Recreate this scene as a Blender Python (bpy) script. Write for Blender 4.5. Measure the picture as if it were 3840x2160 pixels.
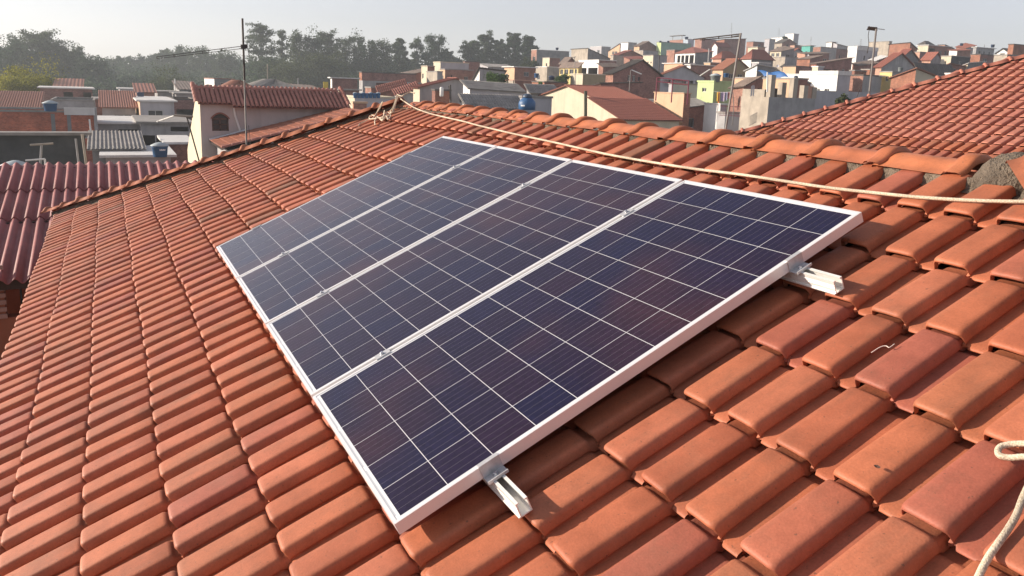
import bpy, math, random
import numpy as np
from mathutils import Vector, Matrix, Euler
random.seed(7); np.random.seed(7)
R_ = math.radians
for o in list(bpy.data.objects): bpy.data.objects.remove(o)
scene = bpy.context.scene
col = scene.collection

# ------------------------------------------------------------------ camera
RW = np.array([[0.4560376, 0.88938252, 0.03206923], [0.18184395, -0.05784658, -0.98162444], [-0.87118453, 0.45348925, -0.18810905]])
CAM = np.array([5.93520328, -0.65085074, 1.21696743])
FPX, PX, PY = 2913.677, 1918.55, 886.70            # focal length and principal point in photo pixels (3840 wide)
cd = bpy.data.cameras.new('camera'); cam = bpy.data.objects.new('camera', cd); col.objects.link(cam)
cd.sensor_width = 36.0; cd.lens = 36.0 * FPX / 3840
cd.shift_x = (1920 - PX) / 3840; cd.shift_y = -(1080 - PY) / 3840
cd.clip_start = 0.05; cd.clip_end = 4000
m = Matrix.Identity(4)
for i in range(3):
    m[i][0] = RW[0][i]; m[i][1] = -RW[1][i]; m[i][2] = -RW[2][i]; m[i][3] = CAM[i]
cam.matrix_world = m
scene.camera = cam

# ------------------------------------------------------------------ sky, sun, exposure
SUN_EL = R_(17.0)
SUN_DIR = np.array([-0.56 * math.cos(SUN_EL), -0.83 * math.cos(SUN_EL), math.sin(SUN_EL)])   # towards the sun
w = bpy.data.worlds.new('World'); scene.world = w; w.use_nodes = True
nt = w.node_tree; nt.nodes.clear()
sky = nt.nodes.new('ShaderNodeTexSky'); sky.sky_type = 'NISHITA'; sky.sun_disc = False
sky.sun_elevation = SUN_EL; sky.sun_rotation = math.atan2(SUN_DIR[0], SUN_DIR[1])
sky.air_density = 1.0; sky.dust_density = 1.0; sky.ozone_density = 2.0; sky.altitude = 700
hs = nt.nodes.new('ShaderNodeHueSaturation'); hs.inputs['Saturation'].default_value = 0.42
bg = nt.nodes.new('ShaderNodeBackground'); bg.inputs['Strength'].default_value = 0.110
wo = nt.nodes.new('ShaderNodeOutputWorld')
nt.links.new(sky.outputs[0], hs.inputs['Color']); tn = nt.nodes.new('ShaderNodeMix'); tn.data_type = 'RGBA'; tn.blend_type = 'MULTIPLY'; tn.inputs[0].default_value = 1.0; tn.inputs[7].default_value = (1.04, 0.97, 1.0, 1); nt.links.new(hs.outputs[0], tn.inputs[6]); nt.links.new(tn.outputs[2], bg.inputs['Color']); nt.links.new(bg.outputs[0], wo.inputs['Surface'])
sd = bpy.data.lights.new('sun', 'SUN'); sd.energy = 5.0; sd.angle = R_(0.6); sd.color = (1.0, 0.87, 0.72)
so = bpy.data.objects.new('sun', sd); col.objects.link(so)
so.rotation_euler = Vector(SUN_DIR).to_track_quat('Z', 'Y').to_euler(); so.location = (-30, -40, 40)
vs = scene.view_settings
vs.view_transform = 'Standard'; vs.look = 'None'; vs.gamma = 1.0; vs.use_curve_mapping = False; vs.exposure = 0.63

# ------------------------------------------------------------------ pixels to places
PITCH = R_(24.5); cP, sP = math.cos(PITCH), math.sin(PITCH)
MW = np.array([[1, 0, 0], [0, cP, -sP], [0, sP, cP]])        # roof (u across, v up the slope, h out of it) to world
def W(u, v, h): return MW @ np.array([u, v, h], float)
def ray(px, py): return RW.T @ np.array([(px - PX) / FPX, (py - PY) / FPX, 1.0])
def at(px, py, D):
    d = ray(px, py); return CAM + d * D / math.hypot(d[0], d[1])
def on_roof(px, py, h):
    d = MW.T @ ray(px, py); c = MW.T @ CAM; s = (h - c[2]) / d[2]; return c + s * d     # roof coordinates
def pix(P):
    c = RW @ (np.asarray(P) - CAM); return PX + FPX * c[0] / c[2], PY + FPX * c[1] / c[2], c[2]

# ------------------------------------------------------------------ materials
def new_mat(name):
    mt = bpy.data.materials.new(name); mt.use_nodes = True; n = mt.node_tree
    return mt, n, n.nodes['Principled BSDF']
def nd(n, t, **k):
    x = n.nodes.new(t)
    for a, b in k.items():
        if a.startswith('_'): setattr(x, a[1:], b)
        else: x.inputs[a.replace('__', ' ')].default_value = b
    return x
def ramp(n, stops):
    r = n.nodes.new('ShaderNodeValToRGB'); e = r.color_ramp.elements
    while len(e) < len(stops): e.new(0.5)
    for el, (p, c) in zip(e, stops): el.position = p; el.color = (*c, 1) if len(c) == 3 else c
    return r
def mixc(n, a, b, f, blend='MIX'):
    x = n.nodes.new('ShaderNodeMix'); x.data_type = 'RGBA'; x.blend_type = blend
    for s, v in ((6, a), (7, b), (0, f)):
        if hasattr(v, 'is_output') or hasattr(v, 'links'): n.links.new(v, x.inputs[s])
        else: x.inputs[s].default_value = (*v, 1) if isinstance(v, tuple) and len(v) == 3 else v
    return x.outputs[2]
MATS = {}
def plain(name, c, rough=0.8, var=0.25, scale=1.2, metal=0.0, bump=0.0, dirt=0.0):
    """paint / render / metal: soft blotches, fine grain and a little dirt"""
    if name in MATS: return MATS[name]
    mt, n, p = new_mat(name)
    g = nd(n, 'ShaderNodeNewGeometry')
    nz = nd(n, 'ShaderNodeTexNoise', Scale=scale, Detail=6.0, Roughness=0.65); n.links.new(g.outputs['Position'], nz.inputs['Vector'])
    r = ramp(n, [(0.3, tuple(x * (1 - var) for x in c)), (0.7, tuple(min(1, x * (1 + var * 0.6)) for x in c))])
    n.links.new(nz.outputs['Fac'], r.inputs[0]); out = r.outputs[0]
    if dirt:
        mp = nd(n, 'ShaderNodeMapping'); mp.inputs['Scale'].default_value = (1.0, 1.0, 0.18); n.links.new(g.outputs['Position'], mp.inputs[0])
        n2 = nd(n, 'ShaderNodeTexNoise', Scale=1.7, Detail=5.0, Roughness=0.6); n.links.new(mp.outputs[0], n2.inputs['Vector'])
        r2 = ramp(n, [(0.5, (0, 0, 0)), (0.75, (dirt, dirt, dirt))]); n.links.new(n2.outputs['Fac'], r2.inputs[0])
        out = mixc(n, out, tuple(x * 0.35 for x in c), r2.outputs[0])
    n.links.new(out, p.inputs['Base Color']); p.inputs['Roughness'].default_value = rough; p.inputs['Metallic'].default_value = metal
    if bump:
        b = nd(n, 'ShaderNodeBump', Strength=bump, Distance=0.02); nb = nd(n, 'ShaderNodeTexNoise', Scale=scale * 14, Detail=4.0)
        n.links.new(g.outputs['Position'], nb.inputs['Vector']); n.links.new(nb.outputs['Fac'], b.inputs['Height']); n.links.new(b.outputs[0], p.inputs['Normal'])
    MATS[name] = mt; return mt
def brickmat(name, c, mortar=(0.30, 0.24, 0.20)):
    if name in MATS: return MATS[name]
    mt, n, p = new_mat(name)
    g = nd(n, 'ShaderNodeNewGeometry'); sx = nd(n, 'ShaderNodeSeparateXYZ'); n.links.new(g.outputs['Position'], sx.inputs[0])
    ad = nd(n, 'ShaderNodeMath', _operation='ADD'); n.links.new(sx.outputs[0], ad.inputs[0]); n.links.new(sx.outputs[1], ad.inputs[1])
    cb = nd(n, 'ShaderNodeCombineXYZ'); n.links.new(ad.outputs[0], cb.inputs[0]); n.links.new(sx.outputs[2], cb.inputs[1])
    bt = nd(n, 'ShaderNodeTexBrick', Scale=2.6, Mortar__Size=0.018, Bias=0.0)
    bt.inputs['Color1'].default_value = (*c, 1); bt.inputs['Color2'].default_value = (c[0] * 0.68, c[1] * 0.62, c[2] * 0.6, 1); bt.inputs['Mortar'].default_value = (*mortar, 1)
    n.links.new(cb.outputs[0], bt.inputs['Vector'])
    nz = nd(n, 'ShaderNodeTexNoise', Scale=0.7, Detail=6.0, Roughness=0.7); n.links.new(g.outputs['Position'], nz.inputs['Vector'])
    r = ramp(n, [(0.35, (0.62, 0.6, 0.6)), (0.65, (1.1, 1.08, 1.05))]); n.links.new(nz.outputs['Fac'], r.inputs[0])
    n.links.new(mixc(n, bt.outputs['Color'], r.outputs[0], 1.0, 'MULTIPLY'), p.inputs['Base Color']); p.inputs['Roughness'].default_value = 0.9
    MATS[name] = mt; return mt
def terracotta(name, island, cols, dark=0.35, spots=True, vs_=1.0):
    mt, n, p = new_mat(name)
    g = nd(n, 'ShaderNodeNewGeometry')
    if island: rnd = g.outputs['Random Per Island']
    else: rnd = nd(n, 'ShaderNodeObjectInfo').outputs['Random']
    r = ramp(n, cols); r.color_ramp.interpolation = 'LINEAR'; n.links.new(rnd, r.inputs[0])
    nz = nd(n, 'ShaderNodeTexNoise', Scale=7.0 * vs_, Detail=6.0, Roughness=0.7); n.links.new(g.outputs['Position'], nz.inputs['Vector'])
    r1 = ramp(n, [(0.32, (0.78, 0.76, 0.74)), (0.68, (1.12, 1.1, 1.08))]); n.links.new(nz.outputs['Fac'], r1.inputs[0])
    out = mixc(n, r.outputs[0], r1.outputs[0], 1.0, 'MULTIPLY')
    # grey weathering in big uneven patches
    n2 = nd(n, 'ShaderNodeTexNoise', Scale=2.3 * vs_, Detail=8.0, Roughness=0.75); n.links.new(g.outputs['Position'], n2.inputs['Vector'])
    r2 = ramp(n, [(0.54, (0, 0, 0)), (0.74, (dark, dark, dark))])
    sxp = nd(n, 'ShaderNodeSeparateXYZ'); n.links.new(g.outputs['Position'], sxp.inputs[0])          # the old end of the roof carries more lichen
    mr = nd(n, 'ShaderNodeMapRange'); mr.inputs[1].default_value = 3.0; mr.inputs[2].default_value = -5.0; mr.inputs[3].default_value = 0.0; mr.inputs[4].default_value = 0.15 if spots else 0.0; n.links.new(sxp.outputs[0], mr.inputs[0])
    ad = nd(n, 'ShaderNodeMath', _operation='ADD'); n.links.new(n2.outputs['Fac'], ad.inputs[0]); n.links.new(mr.outputs[0], ad.inputs[1]); n.links.new(ad.outputs[0], r2.inputs[0])
    out = mixc(n, out, (0.17, 0.115, 0.075), r2.outputs[0])
    if spots:
        mp = nd(n, 'ShaderNodeMapping'); mp.inputs['Scale'].default_value = (9.0, 1.6, 1.6); mp.inputs['Rotation'].default_value = (0, 0, 0); n.links.new(g.outputs['Position'], mp.inputs[0])
        n6 = nd(n, 'ShaderNodeTexNoise', Scale=1.3, Detail=7.0, Roughness=0.72); n.links.new(mp.outputs[0], n6.inputs['Vector'])
        r6 = ramp(n, [(0.52, (0, 0, 0)), (0.72, (0.38, 0.38, 0.38))]); n.links.new(n6.outputs['Fac'], r6.inputs[0]); out = mixc(n, out, (0.20, 0.10, 0.062), r6.outputs[0])
        n3 = nd(n, 'ShaderNodeTexNoise', Scale=85.0, Detail=2.0, Roughness=0.5); n.links.new(g.outputs['Position'], n3.inputs['Vector'])
        r3 = ramp(n, [(0.70, (0, 0, 0)), (0.73, (0.6, 0.6, 0.6))]); n.links.new(n3.outputs['Fac'], r3.inputs[0])
        out = mixc(n, out, (0.11, 0.065, 0.045), r3.outputs[0])
        n4 = nd(n, 'ShaderNodeTexNoise', Scale=160.0, Detail=2.0); n.links.new(g.outputs['Position'], n4.inputs['Vector'])
        r4 = ramp(n, [(0.3, (0.92, 0.92, 0.92)), (0.7, (1.06, 1.06, 1.06))]); n.links.new(n4.outputs['Fac'], r4.inputs[0])
        out = mixc(n, out, r4.outputs[0], 1.0, 'MULTIPLY')
        b = nd(n, 'ShaderNodeBump', Strength=0.2, Distance=0.004); n.links.new(n4.outputs['Fac'], b.inputs['Height']); n.links.new(b.outputs[0], p.inputs['Normal'])
    n.links.new(out, p.inputs['Base Color']); p.inputs['Roughness'].default_value = 0.58; p.inputs['Specular IOR Level'].default_value = 0.35
    return mt
TC = [(0.0, (0.40, 0.122, 0.064)), (0.3, (0.46, 0.150, 0.074)), (0.5, (0.48, 0.162, 0.088)), (0.7, (0.43, 0.138, 0.080)), (0.85, (0.38, 0.116, 0.076)), (0.96, (0.45, 0.155, 0.078)), (1.0, (0.24, 0.115, 0.070))]
M_TILE = terracotta('terracotta_tile', False, TC); M_TILES = terracotta('terracotta_tile_mass', True, TC)
M_CAP = terracotta('terracotta_ridge', False, [(0, (0.49, 0.17, 0.078)), (1, (0.44, 0.145, 0.072))], 0.25)
TC2 = [(0.0, (0.46, 0.180, 0.125)), (0.5, (0.50, 0.200, 0.135)), (1.0, (0.43, 0.160, 0.115))]
M_TILE2 = terracotta('terracotta_far_tile', False, TC2, 0.15, False)
TC3 = [(0.0, (0.30, 0.11, 0.08)), (0.5, (0.34, 0.13, 0.09)), (1.0, (0.26, 0.09, 0.07))]
M_TILE3 = terracotta('red_clay_tile', False, TC3, 0.3, False)
M_BARREL = terracotta('plum_clay_tile', False, [(0, (0.33, 0.13, 0.10)), (1, (0.40, 0.17, 0.13))], 0.3, False)

# ------------------------------------------------------------------ mesh helpers
class MB:
    def __init__(s): s.v = []; s.f = []; s.mi = []; s.cur = 0
    def face(s, pts):
        k = len(s.v); s.v += [tuple(float(c) for c in p) for p in pts]; s.f.append(tuple(range(k, k + len(pts)))); s.mi.append(s.cur)
    def box(s, o, a, b, c):                     # corner and three edge vectors (right handed)
        o, a, b, c = (np.asarray(x, float) for x in (o, a, b, c)); k = len(s.v)
        for z in (0, 1):
            for p in (o, o + a, o + a + b, o + b): s.v.append(tuple(p + z * c))
        s.f += [(k + 3, k + 2, k + 1, k), (k + 4, k + 5, k + 6, k + 7)] + [(k + i, k + (i + 1) % 4, k + 4 + (i + 1) % 4, k + 4 + i) for i in range(4)]
        s.mi += [s.cur] * 6
    def abox(s, x0, y0, z0, x1, y1, z1): s.box((x0, y0, z0), (x1 - x0, 0, 0), (0, y1 - y0, 0), (0, 0, z1 - z0))
    def tube(s, pts, r, n=8, cap=True):
        pts = [Vector(p) for p in pts]; k0 = len(s.v); prev = None
        for i, p in enumerate(pts):
            t = (pts[min(i + 1, len(pts) - 1)] - pts[max(i - 1, 0)]).normalized()
            if prev is None: nrm = t.orthogonal().normalized()
            else: nrm = (prev - t * prev.dot(t)); nrm = nrm.normalized() if nrm.length > 1e-6 else t.orthogonal().normalized()
            prev = nrm; bn = t.cross(nrm); rr = r[i] if hasattr(r, '__len__') else r
            for j in range(n):
                a = 2 * math.pi * j / n; s.v.append(tuple(p + (nrm * math.cos(a) + bn * math.sin(a)) * rr))
        for i in range(len(pts) - 1):
            for j in range(n):
                s.f.append((k0 + i * n + j, k0 + i * n + (j + 1) % n, k0 + (i + 1) * n + (j + 1) % n, k0 + (i + 1) * n + j)); s.mi.append(s.cur)
        if cap:
            s.f.append(tuple(k0 + j for j in range(n))[::-1]); s.f.append(tuple(k0 + (len(pts) - 1) * n + j for j in range(n))); s.mi += [s.cur] * 2
    def lathe(s, prof, n=20, c=(0, 0, 0)):      # (radius, z) profile round z
        k = len(s.v)
        for r, z in prof:
            for j in range(n): a = 2 * math.pi * j / n; s.v.append((c[0] + r * math.cos(a), c[1] + r * math.sin(a), c[2] + z))
        for i in range(len(prof) - 1):
            for j in range(n): s.f.append((k + i * n + j, k + i * n + (j + 1) % n, k + (i + 1) * n + (j + 1) % n, k + (i + 1) * n + j)); s.mi.append(s.cur)
        s.f.append(tuple(k + j for j in range(n))[::-1]); s.f.append(tuple(k + (len(prof) - 1) * n + j for j in range(n))); s.mi += [s.cur] * 2
    def grid(s, P):                             # P[i][j] points
        P = np.asarray(P, float); a, b = P.shape[:2]; k = len(s.v); s.v += [tuple(p) for p in P.reshape(-1, 3)]
        for i in range(a - 1):
            for j in range(b - 1): s.f.append((k + i * b + j, k + i * b + j + 1, k + (i + 1) * b + j + 1, k + (i + 1) * b + j)); s.mi.append(s.cur)
    def mesh(s, name, mats, smooth=False):
        me = bpy.data.meshes.new(name); me.from_pydata(s.v, [], s.f)
        for mt in (mats if isinstance(mats, (list, tuple)) else [mats]): me.materials.append(mt)
        if max(s.mi, default=0): me.polygons.foreach_set('material_index', s.mi)
        if smooth: me.polygons.foreach_set('use_smooth', [True] * len(s.f))
        me.update(); return me
    def build(s, name, mats, parent=None, smooth=False):
        return link(name, s.mesh(name, mats, smooth), parent)
def link(name, me, parent=None):
    o = bpy.data.objects.new(name, me); col.objects.link(o)
    if parent: o.parent = parent
    return o
def empty(name, loc=(0, 0, 0)):
    o = bpy.data.objects.new(name, None); o.location = loc; o.empty_display_size = 0.2; col.objects.link(o); return o
def tag(o, label=None, cat=None, group=None, kind=None):
    for k, v in (('label', label), ('category', cat), ('group', group), ('kind', kind)):
        if v: o[k] = v
    return o
def rel(o, parent):                             # parent while keeping coordinates given in world space
    o.parent = parent; o.matrix_parent_inverse = Matrix.Translation(parent.location).inverted(); return o
ROOFM = Matrix(((1, 0, 0, 0), (0, cP, -sP, 0), (0, sP, cP, 0), (0, 0, 0, 1)))

# ------------------------------------------------------------------ the ground
def smooth(a, b, x): t = min(1, max(0, (x - a) / (b - a))); return t * t * (3 - 2 * t)
TS = 1.75                                       # the far town and hill, metres per unit of the distances below
def ground(x, y):
    dx, dy = x - CAM[0], y - CAM[1]; D = math.hypot(dx, dy)
    az = math.degrees(math.atan2(dy, dx)) % 360
    r = smooth(166, 142, az) if az < 270 else 0     # 1 towards the hill on the right
    r *= 1 - smooth(100, 60, az)
    D /= TS
    left = np.interp(D, [0, 60, 110, 160, 240, 330, 600, 1500], [-5.2, -5.0, -4.4, -3.6, -2.0, -0.5, 3.0, 3.0])
    right = np.interp(D, [0, 35, 60, 85, 110, 150, 190, 230, 300, 600, 1500], [-5.2, -5.0, -3.4, -1.4, 0.6, 4.4, 7.6, 8.6, 7.0, 2.0, 2.0])
    return float(CAM[2] + TS * (left + (right - left) * r - CAM[2]))
mb = MB()
rads = [0, 10, 24, 42, 63, 84, 105, 126, 150, 172, 193, 219, 245, 270, 298, 332, 367, 420, 490, 578, 735, 980, 1300, 1500]
n_a = 96
mb.grid([[(CAM[0] + r * math.cos(2 * math.pi * a / n_a), CAM[1] + r * math.sin(2 * math.pi * a / n_a),
           ground(CAM[0] + r * math.cos(2 * math.pi * a / n_a) + 1e-3, CAM[1] + r * math.sin(2 * math.pi * a / n_a)) if r < 1499 else -8.0) for a in range(n_a + 1)] for r in rads])
M_GROUND = plain('scrub_ground', (0.10, 0.085, 0.055), 0.95, 0.5, 0.15)
tag(mb.build('ground', M_GROUND, smooth=True), kind='structure')

# ------------------------------------------------------------------ the tiled roof the panels stand on
PU, EV = 0.1895, 0.3195                         # tile pitch across, course exposure
ROOF = tag(empty('tiled_roof', tuple(W(0, 0, -0.16))), 'hipped roof of orange clay tiles carrying the four solar panels', 'roof')
PROF = [(-0.131, -0.045), (-0.1265, -0.0330), (-0.123, -0.0160), (-0.1195, -0.0085), (-0.1145, -0.0032), (-0.107, -0.0005), (-0.096, 0.0004), (-0.060, 0.0014), (-0.027, 0.0004), (-0.0175, -0.0006), (-0.0110, -0.0034), (-0.0068, -0.0085), (-0.0043, -0.0150), (0.0002, -0.0340), (0.0004, -0.0365), (-0.0090, -0.0380), (-0.0090, -0.0455), (0.0030, -0.0465), (0.0110, -0.0452), (0.0340, -0.0452), (0.0640, -0.0442)]
def tile_mesh(name, L=0.37, mat=M_TILE):
    mb = MB(); rows = []; cx = -0.063
    for y, dz, sh in ((0.030, -0.017, 0.975), (0.0015, -0.0160, 0.985), (0.0, -0.0110, 0.99), (0.0015, -0.0070, 1.0), (0.006, -0.0027, 1.01), (0.013, -0.0007, 1.015), (0.026, 0.0, 1.015), (0.11, 0.0008, 1.0), (min(0.22, L * .6), 0.0004, 0.985), *(((0.297, -0.0004, 0.975), (0.306, -0.0035, 0.962), (0.3125, -0.0105, 0.94), (0.318, -0.0180, 0.915), (L, -0.0215, 0.88)) if L > .36 else ((L, -0.002, 0.96),))):
        row = []
        for i, (x, z) in enumerate(PROF):
            xx = cx + (x - cx) * sh if x < 0.002 else x
            k = max(0.0, abs(x - cx) - 0.036) / 0.024                 # rounded front corners of the cap
            yy = y + (0.0085 * k * k if x < 0.004 and y < 0.02 and dz > -0.02 else 0) + (0.010 if 0.0045 <= x < 0.0065 and y < 0.02 else 0)
            row.append((xx, yy, z + (dz if x < 0.002 else dz * 0.62) - 0.022 * (y / 0.37)))
        rows.append(row)
    mb.grid(rows); return mb.mesh(name, mat, True)
def hip_u(v): return -6.93 + (v + 1.65) * 0.975          # left edge of the tiled plane (the hip)
def ridge_v(u): return 2.565 - 0.011 * (u - 1)
_r = on_roof(3895, 608, -0.07)
def right_u(v): return _r[0] + (_r[1] - v) * 0.93        # right hip
print('right hip', _r)
tm = [tile_mesh('roof_tile'), ]
def clipped(me, M, planes, name):
    """a tile cut along the hip, in the coordinates of the roof"""
    import bmesh
    bm = bmesh.new(); bm.from_mesh(me); bm.transform(M)
    for co, no in planes: bmesh.ops.bisect_plane(bm, geom=bm.verts[:] + bm.edges[:] + bm.faces[:], plane_co=co, plane_no=no, clear_outer=True)
    ok = len(bm.faces) > 4
    if ok:
        out = bpy.data.meshes.new(name); bm.to_mesh(out); out.materials.append(me.materials[0])
        out.polygons.foreach_set('use_smooth', [True] * len(out.polygons))
    bm.free(); return out if ok else None
spots = []
for k in range(-2, 12):
    v = -0.962 + EV * k
    for j in range(-66, 46):
        u = 4.635 + PU * j + 0.003 * math.sin(k * 2.1)
        if u + .07 < hip_u(v) or u - .118 > right_u(v): continue
        L = min(0.37, ridge_v(u) - v + 0.07)
        if L < 0.09: continue
        spots.append((u, v, L))
def tile_mat(u, v, s=1.0):
    return ROOFM @ Matrix.Translation((u + random.uniform(-.003, .003) + .004 * math.sin(v * 9), v + random.uniform(-.006, .006) + .006 * math.sin(u * 2.3 + v), -0.10 + random.uniform(-.0025, .0025))) @ Euler((random.gauss(0, .008), random.gauss(0, .012), random.gauss(0, .009))).to_matrix().to_4x4()
def pixsize(u, v):
    x, y, z = pix(W(u - 0.04, v + 0.15, -0.1))
    under = -0.05 < u < 3.95 and 0.05 < v + 0.1 < 1.75
    vis = -120 < x < 3960 and 200 < y < 2320 and z > 0 and not under
    return 1 / z if vis else 0
order = sorted(spots, key=lambda s: -pixsize(s[0], s[1]))
tile_cache = {}
_hl = (W(hip_u(0), 0, -.1), Vector((-1.0, 0.975 * cP, 0)).normalized()); _hr = (W(right_u(0), 0, -.1), Vector((1.0, 0.93 * cP, 0)).normalized())
def edge_planes(u, v, L):
    pl = []
    if u - .125 < hip_u(v + L): pl.append(_hl)
    if u + .08 > right_u(v + L): pl.append(_hr)
    return pl
def tm_for(L):
    if L > 0.36: return tm[0]
    k = round(L, 2)
    if k not in tile_cache: tile_cache[k] = tile_mesh('roof_tile_short', k)
    return tile_cache[k]
I4 = Matrix.Identity(4); k_ind = 0; rest = []
for (u, v, L) in order:
    me, M = tm_for(L), tile_mat(u, v); pl = edge_planes(u, v, L)
    if pl: me, M = clipped(me, M, pl, 'roof_tile_cut'), I4
    if me is None: continue
    if k_ind < 300 and pixsize(u, v) > 0: o = rel(link('roof_tile', me), ROOF); o.matrix_basis = M; k_ind += 1
    else: rest.append((me, M))
def joined(name, items, mat, parent, smooth=True):       # items: (mesh, matrix) -> one mesh
    vs, fs, off = [], [], 0; cache = {}
    for me, M in items:
        if me.name not in cache:
            a = np.empty(len(me.vertices) * 3); me.vertices.foreach_get('co', a)
            cache[me.name] = (a.reshape(-1, 3), [tuple(p.vertices) for p in me.polygons])
        a, f = cache[me.name]; Mn = np.array(M)
        vs.append(a @ Mn[:3, :3].T + Mn[:3, 3]); fs += [tuple(i + off for i in q) for q in f]; off += len(a)
    me = bpy.data.meshes.new(name); me.from_pydata(np.concatenate(vs).tolist(), [], fs); me.materials.append(mat)
    if smooth: me.polygons.foreach_set('use_smooth', [True] * len(fs))
    o = link(name, me); rel(o, parent); return o
tag(joined('roof_tiles', rest, M_TILES, ROOF), kind='stuff')
# what lies under the tiles, the far slopes behind ridge and hips, walls and eave
M_DECK = plain('roof_underlay', (0.06, 0.035, 0.028), 0.95)
M_WALLO = plain('orange_render', (0.36, 0.13, 0.07), 0.9, 0.3, 1.0, dirt=0.4)
mb = MB(); H0 = -0.205
def rc(u, v, h): return tuple(W(u, v, h))
eL, eR, rL, rR = (hip_u(-1.62), -1.62), (right_u(-1.62), -1.62), (hip_u(2.6), 2.6), (right_u(2.6), 2.6)
mb.face([rc(*eL, H0), rc(*eR, H0), rc(*rR, H0), rc(*rL, H0)])
EA, EB, RA, RB = (np.array(rc(*p, H0)) for p in (eL, eR, rL, rR))
BK = 2 * RA[1] - EA[1]                          # far eave
fA, fB = np.array((EA[0], BK, EA[2])), np.array((EB[0], BK, EB[2]))
mb.face([RA, RB, fB, fA]); mb.face([EA, RA, fA]); mb.face([EB, fB, RB])
rel(mb.build('roof_underlay', M_DECK), ROOF)
mb = MB()
for a, b in ((EA, EB), (EB, fB), (fB, fA), (fA, EA)):
    ins = lambda p: np.array((p[0] + (0.35 if p[0] < 0 else -0.35), p[1] + (0.35 if p[1] < 1 else -0.35), p[2] - 0.05))
    a, b = ins(a), ins(b); mb.face([(a[0], a[1], -11), (b[0], b[1], -11), b, a])
rel(mb.build('wall', M_WALLO), ROOF)
mb = MB()
a, b = EA + (0.02, 0.02, -0.10), EB + (0, 0.02, -0.10); mb.box(a, b - a, (0, 0.025, 0), (0, 0, 0.10))
rel(mb.build('fascia_board', plain('fascia_wood', (0.10, 0.05, 0.035), 0.8)), ROOF)
# ridge and hip caps: a fluted barrel with a raised collar at one end
def cap_mesh(name, L=0.40, wid=0.145, hgt=0.054, collar=0.075, flare=0.030, mat=M_CAP, n=16):
    """ridge tile: barrel with a hollowed flange on each side and a raised collar over the joint"""
    mb = MB(); rows = []; pf = []
    for j in range(n + 1):
        t = -1 + 2 * j / n; a = abs(t)
        z = hgt * (1 - (a / 0.62) ** 2.6 * 0.62) if a < 0.62 else hgt * (0.38 - 0.38 * ((a - 0.62) / 0.38) ** 0.75)
        pf.append((t * wid, z))
    for x, k, d in ((0.0, 0, -.012), (0.0, 0, 0), (L * 0.5, 0.0, 0), (L - collar - 0.012, 0.02, 0), (L - collar - 0.003, 0.35, 0), (L - collar + 0.006, 0.85, 0), (L - collar + 0.02, 1.0, 0), (L - 0.016, 1.0, 0), (L - 0.005, 0.8, 0), (L, 0.5, 0), (L - 0.003, 0.1, -.006)):
        rows.append([(x, y * (1 + 0.10 * k), z + d + flare * k * (0.55 + 0.45 * (1 - abs(y / wid) ** 2))) for y, z in pf])
    mb.grid(rows); return mb.mesh(name, mat, True)
capm = cap_mesh('ridge_cap'); caps = []
u = -2.62; k = 0
while u < 3.72:
    v = ridge_v(u); e = W(u, v - .048, -0.104); z0 = e[2]
    o = link('ridge_cap', capm); rel(o, ROOF)
    o.matrix_basis = Matrix.Translation((u, e[1] + 0.142, z0 + 0.003)) @ Euler((random.gauss(0, .02), random.gauss(0.018, .006), random.gauss(0, .012))).to_matrix().to_4x4(); u += 0.368; k += 1
def hip_caps(p0, p1, n, mesh, z=0.0):
    p0, p1 = Vector(p0), Vector(p1); d = (p1 - p0); L = d.length / n; d.normalize()
    side = Vector((0, 0, 1)).cross(d).normalized(); up = d.cross(side)
    for i in range(n):
        q = p0 + d * (L * i)
        o = link('hip_cap', mesh); rel(o, ROOF)
        o.matrix_basis = Matrix(((d.x, side.x, up.x, q.x), (d.y, side.y, up.y, q.y), (d.z, side.z, up.z, q.z + z), (0, 0, 0, 1))) @ Euler((random.gauss(0, .03), random.gauss(.02, .006), random.gauss(0, .012))).to_matrix().to_4x4()
hcm = cap_mesh('hip_cap', 0.375, 0.115, 0.054, 0.050, 0.034)
hip_caps(W(hip_u(2.62) - 0.06, 2.62, -0.075), W(hip_u(-1.66) - 0.06, -1.66, -0.085), 18, hcm)
hip_caps(W(right_u(_r[1] + .02) + .02, _r[1] + .02, -0.085), W(right_u(1.0) + 0.03, 1.0, -0.085), 5, cap_mesh('hip_cap_right', 0.40, 0.120, 0.054, 0.07, 0.036))
# mortar bedding under the caps
M_MORTAR = plain('mossy_mortar', (0.19, 0.15, 0.112), 0.95, 0.6, 8.0, bump=1.0)
mb = MB(); N = 150
def bed(side):
    rows = []
    for q in range(5):
        row = []
        for i in range(N + 1):
            u = -2.7 + 6.95 * i / N; t = q / 4; base = ridge_v(u)
            nz = math.sin(u * 23) * .006 + math.sin(u * 61 + q) * .005 + random.uniform(-.004, .004)
            if side: v = base - 0.072 + 0.045 * t + nz * .7; h = -0.160 + 0.042 * t ** .7 + random.uniform(-.004, .004)
            row.append(rc(u, v, h))
        rows.append(row)
    return rows
mb.grid(bed(1))
for (a, b, n) in (((hip_u(2.6), 2.6), (hip_u(-1.64), -1.64), 90), ((right_u(_r[1]), _r[1]), (right_u(1.0), 1.0), 40)):
    rows = []
    sgn = 1 if a[0] < 0 else -1
    for q in range(4):
        t = q / 3; rows.append([rc(a[0] + (b[0] - a[0]) * i / n + sgn * (0.11 - 0.10 * t) + random.uniform(-.008, .008), a[1] + (b[1] - a[1]) * i / n, -0.145 + 0.06 * t + random.uniform(-.005, .005)) for i in range(n + 1)])
    mb.grid(rows)
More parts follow.
